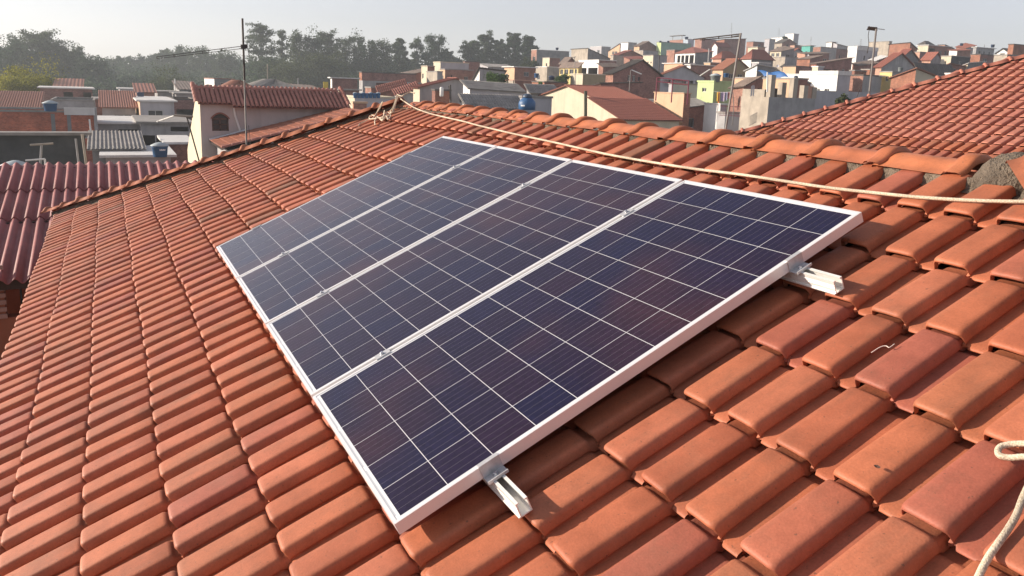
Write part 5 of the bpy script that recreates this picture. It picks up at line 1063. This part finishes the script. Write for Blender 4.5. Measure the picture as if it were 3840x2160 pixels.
for (x0, x1, h, cc, lb) in ((2688, 2692.5, .95, (.62, .38, .05), 'yellow cloth hanging on the clothesline'), (2694, 2698, 1.15, (.70, .22, .06), 'orange cloth hanging next to the yellow one'), (2703, 2717, .95, (.45, .36, .50), 'lilac towel hanging on the clothesline'), (2720, 2727, .85, (.40, .38, .55), 'small bluish cloth right of the lilac towel'), (2729, 2735, .7, (.42, .16, .18), 'wine red cloth at the right end of the line')):
    a, b = at(x0, 345, 84.2), at(x1, 345, 84.1); mb = MB(); mb.grid([[a * (1 - t) + b * t + np.array((.05 * math.sin(t * 7 + s), 0, -h * s)) for t in np.linspace(0, 1, 6)] for s in np.linspace(0, 1, 5)])
    tag(mb.build('hanging_cloth', plain('cloth_' + lb.split()[0] + lb.split()[1], cc, .9, .15), smooth=True), lb, 'cloth')
P = at(2823, 338, 68); mb = MB(); 
for sx_ in (-1, 1): mb.grid([[P + np.array((.02 * math.sin(t * 5), sx_ * (.03 + .16 * t) , .42 - .85 * s - .1 * t)) for t in np.linspace(0, 1, 4)] for s in np.linspace(0, 1, 5)])
tag(mb.build('white_shirt', plain('white_cotton', (.72, .66, .66), .9, .1), smooth=True), 'white shirt hung up above the wall of the concrete building', 'shirt')

# ------------------------------------------------------------------ antennas, masts and poles
M_PIPE = plain('galvanised_pipe', (0.25, 0.235, 0.22), .5, .25, 5, metal=.4); M_PIPED = plain('weathered_pipe', (0.07, 0.06, 0.055), .6, .3, 5, metal=.3)
def line(nm, mat, parent, pts, r, n=6): mb = MB(); mb.tube(pts, r, n); return rel(mb.build(nm, mat), parent)
def mast(label, top, bot, D, r, mat=M_PIPE, Db=None, ext=3.0, cat='antenna', name='antenna'):
    a, b = at(*top, D), at(*bot, Db or D); dn = (b - a) / np.linalg.norm(b - a); b2 = b + dn * ext
    T = tag(empty(name, tuple(b2)), label, cat); line('mast', mat, T, [b2, a], r, 8); return T
T = mast('tall dark television antenna mast with double boom, behind the left hip', (909, 69), (917, 300), 13, .0155, M_PIPED, ext=0.0); line('lower_mast', M_PIPE, T, [at(917, 300, 13), at(925, 556, 13), at(932, 760, 13)], .0135, 8)
line('boom', M_PIPED, T, [at(588, 213, 13.6), at(925, 171, 13)], .0052); line('boom', M_PIPED, T, [at(588, 220, 13.6), at(925, 180, 13)], .0045)
for x, y in ((588, 214), (652, 208), (760, 194), (830, 184)): line('cross_link', M_PIPED, T, [at(x, y - 3, 13.3), at(x + 1, y + 8, 13.3)], .006)
mb = MB(); a = at(904, 183, 13); mb.box(a, at(929, 182, 13) - a, (-.04, 0, 0), (0, 0, .065)); rel(mb.build('mast_clamp', M_PIPED), T); line('cable', M_PIPED, T, spline([at(928, 178, 13), at(932, 205, 13), at(935, 218, 13)], 5), .004)
line('stay_wire', M_PIPED, T, [at(932, 470, 13), at(941, 556, 12.9), at(944, 600, 12.9)], .004)
T = mast('leaning grey mast with a long double boom antenna, behind the middle of the ridge', (2778, 124), (2724, 466), 16, .021, M_PIPE, ext=2.0)
line('boom', M_PIPED, T, [at(2600, 148, 16.5), at(2780, 127, 16)], .012); line('boom', M_PIPED, T, [at(2625, 150, 16.5), at(2780, 136, 16)], .009)
for x, y in ((2640, 145), (2695, 139), (2744, 134)): line('cross_link', M_PIPED, T, [at(x, y - 3, 16.2), at(x, y + 8, 16.2)], .01)
line('stay_wire', M_PIPED, T, [at(2777, 132, 16), at(2745, 138, 16.1)], .007); line('side_pole', M_PIPE, T, [at(2748, 345, 17), at(2752, 395, 17), at(2746, 470, 17)], .008)
T = mast('slim grey mast with a short bundled antenna head, above the neighbour roof', (3286, 108), (3258, 364), 17, .018, M_PIPE, ext=2.0)
for k in range(5): line('antenna_bar', M_PIPED, T, [at(3254, 101 + 2.4 * k, 17 + .05 * k), at(3290, 104 + 2.6 * k, 17 + .05 * k)], .011)
line('antenna_tip', M_PIPED, T, [at(3290, 108, 17), at(3318, 111, 17)], .006); line('director', M_PIPED, T, [at(3251, 112, 17), at(3262, 99, 17)], .012)
line('cable', M_PIPED, T, spline([at(3260, 108, 17), at(3256, 135, 17), at(3258, 165, 17), at(3252, 200, 17)], 6), .006)
line('stay_wire', M_PIPED, T, [at(3230, 318, 17), at(3208, 380, 17)], .006)
T = mast('bamboo coloured antenna boom on a thin leaning wire mast by the cream gable end', (700, 436), (747, 605), 36, .03, M_PIPED, ext=1.0)
line('boom', WM['bg'], T, [at(652, 432, 36), at(724, 437, 36)], .05); line('boom', WM['wh'], T, [at(588, 456, 38), at(652, 434, 36)], .025)
for k in range(6): x = 592 + 11 * k; y = 455 - 3.7 * k; line('antenna_bar', WM['wh'], T, [at(x - 3, y + 4, 37.5), at(x + 3, y - 3, 37.5)], .02)
T = mast('white T shaped clothes prop in front of the dark charcoal wall', (156, 543), (152, 606), 44, .05, WM['gr'], cat='pole', name='pole'); line('cross_bar', WM['bg'], T, [at(112, 544, 44), at(200, 538, 44)], .05)
T = mast('T shaped white pipe pole at the lower right of the charcoal wall', (308, 503), (322, 606), 47, .06, WM['bg'], cat='pole', name='pole')
T = mast('thin pale pole standing against the charcoal wall', (284, 520), (294, 606), 47, .05, WM['gr'], cat='pole', name='pole')
T = mast('white pipe frame over the low tank behind the corrugated roof', (168, 596), (170, 612), 42, .04, WM['wh'], cat='frame', name='clothes_frame'); line('cross_bar', WM['wh'], T, [at(95, 602, 42), at(168, 596, 42)], .04)
T = mast('pole with a crossbar over the lower edge of the brick house', (335, 447), (344, 520), 70, .06, WM['wh'], cat='pole', name='pole'); line('cross_bar', WM['wh'], T, [at(334, 519, 66), at(386, 512, 66)], .07)
T = mast('white pipe standing on a pillar of the unfinished concrete building', (2878, 270), (2877, 322), 69, .06, WM['wh'], ext=.5, cat='pipe', name='pipe')
T = mast('T headed antenna pole in front of the white balcony house', (2155, 214), (2157, 290), 120, .05, M_PIPE, cat='pole', name='pole'); line('cross_bar', M_PIPE, T, [at(2142, 216, 120), at(2160, 213, 120)], .05)
T = mast('thin pole with a slanted white antenna bar before the maroon gable', (2365, 262), (2360, 330), 98, .04, M_PIPE, cat='antenna'); line('boom', WM['wh'], T, [at(2368, 262, 98), at(2406, 278, 98)], .07)
T = mast('dark utility pole left of the white veranda gable', (2473, 205), (2470, 285), 120, .08, M_PIPED, cat='utility pole', name='utility_pole')
T = mast('grey utility pole beside the two storey white balcony house', (2659, 182), (2656, 240), 190, .16, WM['gr'], cat='utility pole', name='utility_pole')
T = mast('white slanted antenna bar above the lime green block', (2668, 258), (2668, 300), 92, .04, M_PIPE, cat='antenna'); line('boom', WM['wh'], T, [at(2624, 285, 92), at(2662, 260, 92)], .06)
T = mast('pale straight utility pole before the dark wooded valley', (1003, 240), (1004, 322), 150, .10, WM['bg'], cat='utility pole', name='utility_pole')
T = mast('short pale pole right of the straight utility pole in the valley', (1118, 292), (1118, 330), 150, .10, WM['gr'], cat='utility pole', name='utility_pole')
T = mast('pale pole at the right end of the barrel tile roof', (1122, 290), (1124, 338), 140, .09, WM['bg'], cat='utility pole', name='utility_pole') if False else None
T = mast('white leaning pole in the valley left of the plaster house', (655, 295), (658, 340), 150, .12, WM['wh'], cat='pole', name='pole')
T = mast('dark forked pole standing in front of the wide grey gable house', (1688, 318), (1690, 395), 80, .11, M_PIPED, cat='utility pole', name='utility_pole'); line('cross_bar', M_PIPED, T, [at(1682, 322, 80), at(1688, 342, 80)], .05)
T = mast('grey pole beside the pink brick house with grey floor', (1926, 300), (1925, 370), 110, .07, M_PIPED, cat='utility pole', name='utility_pole')
def lattice(px, py, yb, D, label, wpx=10):
    P, Q = at(px, py, D), at(px, yb, D); T = tag(empty('lattice_antenna', tuple(Q - (0, 0, 3))), label, 'antenna'); line('mast', M_PIPE, T, [Q - (0, 0, 3), P], .05, 5); h = P[2] - Q[2]
    for k in range(4):
        wv = wpx * D / FPX * (.5 + .17 * k) / 2; c_ = P - (0, 0, h * .16 * k); line('antenna_bar', M_PIPE, T, [c_ - (wv * .45, wv * .9, 0), c_ + np.array((wv * .45, wv * .9, 0))], .035, 4)
lattice(2744, 88, 150, 300, 'thin lattice antenna on the skyline right of the leaning mast top'); lattice(2922, 106, 150, 330, 'faint antenna left of the brilliant white skyline block')
lattice(3229, 148, 190, 280, 'small comb antenna on the skyline left of the beige concrete box', 14); lattice(3042, 138, 170, 290, 'very thin antenna above the teal house', 5); lattice(3692, 168, 200, 250, 'thin antenna above the long low grey building', 6); lattice(160, 150, 220, 380, 'distant antenna tower above the left woods', 9)
# satellite dishes
def dish(px, py, D, wpx, label):
    P = at(px, py, D); r = wpx * D / FPX / 2; T = tag(empty('satellite_dish', tuple(P)), label, 'satellite dish'); mb = MB(); f = Vector(CAM - P).normalized(); f = (f + Vector((0, -.5, .35))).normalized(); a = f.orthogonal().normalized(); b = f.cross(a)
    rows = [[tuple(a * (r * k * math.cos(t)) + b * (r * k * math.sin(t)) + f * (r * .3 * k * k)) for t in np.linspace(0, 2 * math.pi, 15)] for k in (.02, .4, .75, 1)]; mb.grid(rows); mb.build('reflector', WM['gl'], T, True)
    mb = MB(); mb.tube([(0, 0, -r * 1.6), (0, 0, 0)], r * .08, 5); mb.build('stand', M_PIPE, T)
dish(2917, 248, 120, 10, 'satellite dish in front of the pale wall block'); dish(1870, 283, 110, 9, 'small dish on the narrow sunny white house'); dish(3030, 208, 190, 8, 'small dish on the orange brick house')
# pipe column on the cream gable and white butt on the lean-to
T = mast('dark vertical drain column down the sunlit cream gable', (2196, 341), (2196, 430), 78.5, .16, plain('dark_pipe', (.07, .075, .05), .8, .2), ext=2, cat='pipe', name='pipe')
P = at(1656, 362, 80); mb = MB(); mb.lathe([(.15, 0), (.2, .1), (.2, .8), (.12, .95)], 12, tuple(P)); tag(mb.build('water_butt', WM['wh'], smooth=True), 'white oval container standing by the brick lean-to', 'container')

# ------------------------------------------------------------------ trees
def leaf_mat(name, c, back=0.35):
    mt, n, p = new_mat(name)
    g = nd(n, 'ShaderNodeNewGeometry'); r = ramp(n, [(0, tuple(x * .55 for x in c)), (.5, c), (1, tuple(min(1, x * 1.5) for x in c))]); n.links.new(g.outputs['Random Per Island'], r.inputs[0])
    nz = nd(n, 'ShaderNodeTexNoise', Scale=.22, Detail=3.0); n.links.new(g.outputs['Position'], nz.inputs['Vector']); r2 = ramp(n, [(.35, (.7, .72, .7)), (.65, (1.2, 1.15, 1.0))]); n.links.new(nz.outputs['Fac'], r2.inputs[0])
    c2 = mixc(n, r.outputs[0], r2.outputs[0], 1.0, 'MULTIPLY'); n.links.new(c2, p.inputs['Base Color']); p.inputs['Roughness'].default_value = .75; p.inputs['Specular IOR Level'].default_value = .25
    tr = nd(n, 'ShaderNodeBsdfTranslucent'); n.links.new(c2, tr.inputs[0]); mx = nd(n, 'ShaderNodeMixShader', Fac=back); out = n.nodes['Material Output']
    n.links.new(p.outputs[0], mx.inputs[1]); n.links.new(tr.outputs[0], mx.inputs[2]); n.links.new(mx.outputs[0], out.inputs['Surface']); return mt
LM = dict(e=leaf_mat('eucalyptus_leaves', (0.058, 0.088, 0.042)), d=leaf_mat('dark_leaves', (0.040, 0.072, 0.036)), o=leaf_mat('olive_leaves', (0.066, 0.085, 0.032)), y=leaf_mat('yellow_green_leaves', (0.26, 0.26, 0.035)), g=leaf_mat('fresh_green_leaves', (0.060, 0.110, 0.030)), b=leaf_mat('banana_green', (0.08, 0.20, 0.05)))
M_BARK = plain('grey_bark', (0.13, 0.11, 0.09), .9, .35, 1.5)
rng = np.random.default_rng(11)
def leaf_quads(centres, size):
    """leaf clumps: one bent quad pair per centre, random heading"""
    n = len(centres); a = rng.normal(size=(n, 3)); a /= np.linalg.norm(a, axis=1)[:, None]; b = np.cross(a, rng.normal(size=(n, 3))); b /= np.linalg.norm(b, axis=1)[:, None]
    s = (size * rng.uniform(.55, 1.35, n))[:, None]; a = a * s; b = b * s * .62; c = np.cross(a, b); c /= np.linalg.norm(c, axis=1)[:, None]; c *= s * .25
    v = np.stack([centres - a, centres - b * .9 + c, centres + a, centres + b * .9 + c], 1).reshape(-1, 3); return v
def leaf_object(name, centres, size, mat, parent=None):
    v = leaf_quads(np.asarray(centres), size); n = len(v) // 4; me = bpy.data.meshes.new(name); me.vertices.add(len(v)); me.vertices.foreach_set('co', v.ravel())
    me.loops.add(4 * n); me.loops.foreach_set('vertex_index', np.arange(4 * n)); me.polygons.add(n); me.polygons.foreach_set('loop_start', np.arange(0, 4 * n, 4)); me.polygons.foreach_set('loop_total', np.full(n, 4)); me.materials.append(mat); me.update(calc_edges=True); me.validate()
    o = link(name, me); 
    if parent: rel(o, parent)
    return o
def blob(c, r, n, flat=1.0, shell=.55):
    d = rng.normal(size=(n, 3)); m_ = np.linalg.norm(d, axis=1)[:, None]; d = np.where(m_ > 2.5, d * 2.5 / m_, d) * .55; k = np.ones(n); return np.asarray(c) + d * k[:, None] * np.asarray(r) * np.array((1, 1, flat))
def tree(px, ytop, yb, D, wpx, kind, mat, label, group=None, dens=1.0, cat='tree', name='tree', trunkcol=None, lean=0.0, crown=.62):
    D *= 1.0; P = at(px, yb, D); top = at(px, ytop, D); H_ = top[2] - P[2]; wd_ = wpx * D / FPX; g0 = ground(P[0], P[1]) - .5; base = np.array((P[0], P[1], min(P[2], max(g0, P[2] - 6))))
    if kind == 'bush': base = P.copy()
    T = tag(empty(name, tuple(base)), label, cat, group); H_ = top[2] - base[2]; mbt = MB(); cen = []
    side = np.array((-(P[1] - CAM[1]), P[0] - CAM[0], 0)); side /= np.linalg.norm(side)
    nl = {'euc': 24, 'round': 17, 'slim': 11, 'bush': 10}[kind]; c0 = 1 - crown
    f = {'euc': .085, 'round': .10, 'slim': .07, 'bush': .13}[kind]
    topc = base + np.array((0, 0, H_ * .9)) + side * lean * wd_; r0 = max(.12, H_ * .018)
    if kind != 'bush': mbt.tube(spline([base, base + (topc - base) * .35 + side * .01 * H_, base + (topc - base) * .7, topc], 4), list(np.linspace(r0, r0 * .25, 13)), 7)
    for i in range(nl):
        t = c0 + (1 - c0) * (i + .5) / nl if kind != 'bush' else rng.uniform(.1, .8); ang = i * 2.4 + rng.uniform(-.4, .4)
        prof = math.sin(math.pi * min(1, max(.05, (t - c0) / (1 - c0) * .86 + .12))) ** .6 if kind != 'bush' else 1
        rad = wd_ * .5 * (.62 if kind != 'slim' else .5) * prof * rng.uniform(.65, 1.1)
        st = base + (topc - base) * max(.2, t - .14); c_ = base + np.array((0, 0, H_ * min(.93, t))) + side * lean * wd_ * t + np.array((math.cos(ang), math.sin(ang), 0)) * rad
        if kind != 'bush': mbt.tube([st, (st + c_) / 2 + np.array((0, 0, -.02 * H_)), c_], [r0 * .42, r0 * .26, r0 * .1], 5)
        br = max(.25, wd_ * {'euc': .15, 'round': .18, 'slim': .20, 'bush': .26}[kind] * rng.uniform(.75, 1.25))
        for q_ in range(5 if kind == 'euc' else 4):
            cc = c_ + rng.normal(size=3) * br * .62; cen.append(blob(cc, br * rng.uniform(.45, .95), int(50 * dens * (1.0 if kind == 'euc' else 1.5)), {'euc': .55, 'round': .8, 'slim': .8, 'bush': .8}[kind]))
    if kind in ('round', 'bush'): cen.append(blob(base + np.array((0, 0, H_ * (.5 + c0 * .4))), np.array((wd_ * .4, wd_ * .4, H_ * crown * .42)), int(700 * dens)))
    if kind != 'bush': rel(mbt.build('trunk', trunkcol or M_BARK, smooth=True), T)
    else:
        for k in range(3): mbt.tube([base, base + np.array((rng.uniform(-.2, .2) * wd_, rng.uniform(-.2, .2) * wd_, H_ * .5))], [.06, .02], 5)
        rel(mbt.build('trunk', M_BARK), T)
    leaf_object('crown', np.concatenate(cen), max(.14, min(.75, 3.1 * D / FPX)), LM[mat], T); return T
TT = tree
TT(130, 130, 345, 300, 150, 'euc', 'e', 'tall airy tree on the left with the highest double crown of its wood', dens=1.4)
TT(195, 128, 345, 296, 120, 'euc', 'e', 'second tall airy crown just right of the highest tree on the left', dens=1.4)
TT(75, 168, 345, 290, 110, 'round', 'd', 'mid height dark tree on the left shoulder of the tall pair')
TT(15, 196, 350, 280, 130, 'round', 'd', 'dark tree at the left edge of the picture')
TT(235, 190, 345, 305, 90, 'euc', 'e', 'thin crowned tree beside the tall pair, on their right')
TT(290, 192, 350, 300, 110, 'euc', 'e', 'ragged flat topped tree sloping down to the notch in the wood', dens=1.3)
TT(350, 228, 350, 280, 120, 'round', 'd', 'dark rounded tree left of the sky notch')
TT(425, 233, 340, 420, 75, 'round', 'e', 'small rounded far tree right of the sky notch')
TT(455, 218, 340, 430, 50, 'euc', 'e', 'far open crowned tree among small conical ones')
TT(498, 216, 338, 440, 55, 'slim', 'd', 'first far conical tree right of the notch')
TT(532, 218, 338, 440, 48, 'slim', 'd', 'second far conical tree, beside the first one')
TT(576, 210, 338, 430, 62, 'slim', 'd', 'tallest far conical tree under the tip of the antenna boom')
TT(628, 192, 340, 400, 80, 'euc', 'e', 'far thin tree behind the middle of the antenna boom')
TT(690, 186, 340, 390, 110, 'euc', 'e', 'broad far tree behind the right part of the antenna boom')
TT(760, 188, 335, 380, 120, 'euc', 'e', 'sparse far tree left of the antenna mast', dens=.8)
TT(845, 200, 335, 360, 110, 'euc', 'e', 'sparse low far tree touching the antenna mast', dens=.8)
TT(985, 86, 330, 300, 118, 'euc', 'e', 'tall spreading eucalyptus with umbrella shaped crown right of the dark mast', dens=1.25, crown=.6)
TT(1062, 107, 330, 305, 50, 'slim', 'e', 'slender tall eucalyptus standing alone next to the spreading one', dens=.9, crown=.55)
TT(1125, 126, 335, 290, 110, 'round', 'e', 'dense eucalyptus at the left end of the dark grove')
TT(1175, 132, 335, 292, 110, 'round', 'd', 'dense dark eucalyptus second from the left in the grove')
TT(1232, 117, 335, 300, 120, 'euc', 'e', 'highest feathery eucalyptus in the middle of the dark grove', dens=1.5)
TT(1300, 145, 335, 295, 120, 'round', 'e', 'dense eucalyptus right of the highest one in the grove')
TT(1345, 140, 335, 310, 60, 'slim', 'e', 'narrow eucalyptus top poking out of the grove')
TT(1385, 155, 335, 292, 110, 'round', 'd', 'bushy eucalyptus in the right half of the grove')
TT(1440, 158, 335, 290, 110, 'round', 'e', 'bushy eucalyptus near the right end of the grove')
TT(1500, 140, 320, 300, 70, 'euc', 'e', 'tall narrow eucalyptus closing the grove at its right end', dens=1.4)
TT(1562, 144, 270, 310, 56, 'slim', 'e', 'pale slim tree on the left flank of the solitary round tree')
TT(1632, 138, 270, 300, 110, 'round', 'd', 'solitary big round dark tree between two groves', dens=1.4, crown=.75)
TT(1676, 190, 262, 310, 50, 'euc', 'e', 'small open tree on the right flank of the solitary round tree', dens=.8)
TT(1545, 222, 270, 330, 40, 'bush', 'd', 'low dark bush in the gap left of the solitary round tree', cat='bush', name='bush')
TT(1708, 218, 250, 330, 22, 'bush', 'd', 'small round bush in the gap right of the solitary round tree', cat='bush', name='bush')
TT(1765, 158, 262, 300, 90, 'euc', 'e', 'rounded eucalyptus at the left end of the right grove', dens=1.5)
TT(1825, 129, 262, 305, 84, 'euc', 'e', 'pointed tall eucalyptus, second in the right grove', dens=1.6)
TT(1872, 152, 262, 310, 60, 'euc', 'e', 'lower eucalyptus in the dip of the right grove', dens=1.2)
TT(1925, 128, 262, 300, 80, 'euc', 'd', 'tall dark eucalyptus, third high crown of the right grove', dens=1.7)
TT(1978, 138, 258, 298, 70, 'euc', 'd', 'dark eucalyptus at the right end of the right grove', dens=1.7)
TT(62, 292, 380, 150, 165, 'bush', 'y', 'sunlit yellow green bush above the orange tiled roof at the left edge', cat='bush', name='bush', dens=3.5)
TT(205, 288, 350, 230, 60, 'bush', 'o', 'olive shrub at the foot of the left wood', cat='bush', name='bush')
TT(640, 296, 350, 220, 120, 'bush', 'o', 'olive green shrub slope in the valley left of the mast', cat='bush', name='bush', dens=1.5)
TT(1225, 222, 320, 260, 150, 'bush', 'o', 'light olive rounded shrub at the foot of the dark grove', cat='bush', name='bush', dens=2)
TT(1080, 240, 335, 255, 160, 'bush', 'o', 'broad olive shrub below the slender eucalyptus', cat='bush', name='bush', dens=2)
TT(1022, 228, 310, 265, 110, 'bush', 'd', 'dark round shrub below the spreading eucalyptus', cat='bush', name='bush', dens=1.6)
TT(1865, 276, 345, 108, 72, 'bush', 'g', 'leafy green tree in front of the pink brick house with the white slab', cat='tree', name='tree', dens=2)
TT(2025, 318, 352, 100, 26, 'bush', 'b', 'bright green banana plant below the orange brick house', cat='plant', name='plant')
TT(2106, 286, 306, 140, 40, 'bush', 'g', 'dark green creeper under the yellow balcony', cat='plant', name='plant')
TT(3160, 366, 400, 77, 44, 'bush', 'o', 'thin scraggly shrub before the long grey boundary wall', cat='bush', name='bush', dens=.7)
TT(1990, 240, 262, 230, 50, 'bush', 'o', 'weedy shrub on the slope at the foot of the dark grey skyline building', cat='bush', name='bush')
TT(2945, 146, 160, 320, 16, 'bush', 'd', 'tiny dark shrub in front of the brilliant white skyline block', cat='bush', name='bush')
# two small things lying on the tiles
P = W(*on_roof(3291, 1755, -.096)); mb = MB(); mb.grid([[P + MW @ np.array((.009 * math.cos(a) * k, .005 * math.sin(a) * k, .002 + .003 * k)) for a in np.linspace(0, 2 * math.pi, 8)] for k in (.1, .6, 1)])
tag(mb.build('dry_leaf', plain('dry_leaf', (.07, .03, .02), .8, .3, 60)), 'small dark curled leaf lying on a tile at the lower right', 'leaf')
mb = MB(); mb.tube(spline([W(*on_roof(x, y, -.0945)) for x, y in ((3268, 1322), (3300, 1302), (3322, 1297), (3335, 1303), (3354, 1290))], 5), .0013, 5)
tag(mb.build('plaster_scrap', plain('plaster_scrap', (.75, .62, .55), .8, .1)), 'thin whitish scrap lying on a tile right of the panels', 'scrap')
# undergrowth of the wooded valley and the far woods, past counting
cen = []
for (x0, x1, y0, y1, D0, D1, n) in ((-300, 400, 255, 370, 240, 330, 330), (380, 1000, 262, 350, 260, 420, 300), (940, 1530, 252, 345, 255, 330, 400), (1500, 2030, 246, 285, 300, 340, 90), (380, 980, 236, 300, 400, 520, 140)):
    for i in range(n):
        px = rng.uniform(x0, x1); t = rng.random(); D = D0 + (D1 - D0) * t; py = y1 + (y0 - y1) * t + rng.normal() * 10; c_ = at(px, py, D); cen.append(blob(c_, rng.uniform(1.6, 4.6), 90, .8))
tag(leaf_object('woodland', np.concatenate(cen), .62, LM['d']), kind='stuff')
cen = []
for i in range(150):
    px = rng.uniform(-500, 2100); D = rng.uniform(430, 620); c_ = at(px, 283 + (px - 400) * .022 - rng.uniform(-26, 16), D); cen.append(blob(c_, rng.uniform(4, 8), 40, .7))
tag(leaf_object('far_woodland', np.concatenate(cen), 1.3, LM['e']), kind='stuff')

# ------------------------------------------------------------------ haze
mb = MB(); mb.abox(-1600, -1600, -26, 1600, 1600, 62)
hz = bpy.data.materials.new('haze'); hz.use_nodes = True; n = hz.node_tree; n.nodes.clear()
o_ = n.nodes.new('ShaderNodeOutputMaterial'); pv = n.nodes.new('ShaderNodeVolumePrincipled'); pv.inputs['Color'].default_value = (.86, .94, 1, 1); pv.inputs['Density'].default_value = 0.00065; pv.inputs['Anisotropy'].default_value = 0.25
n.links.new(pv.outputs[0], o_.inputs['Volume']); tag(mb.build('haze', hz), kind='stuff')
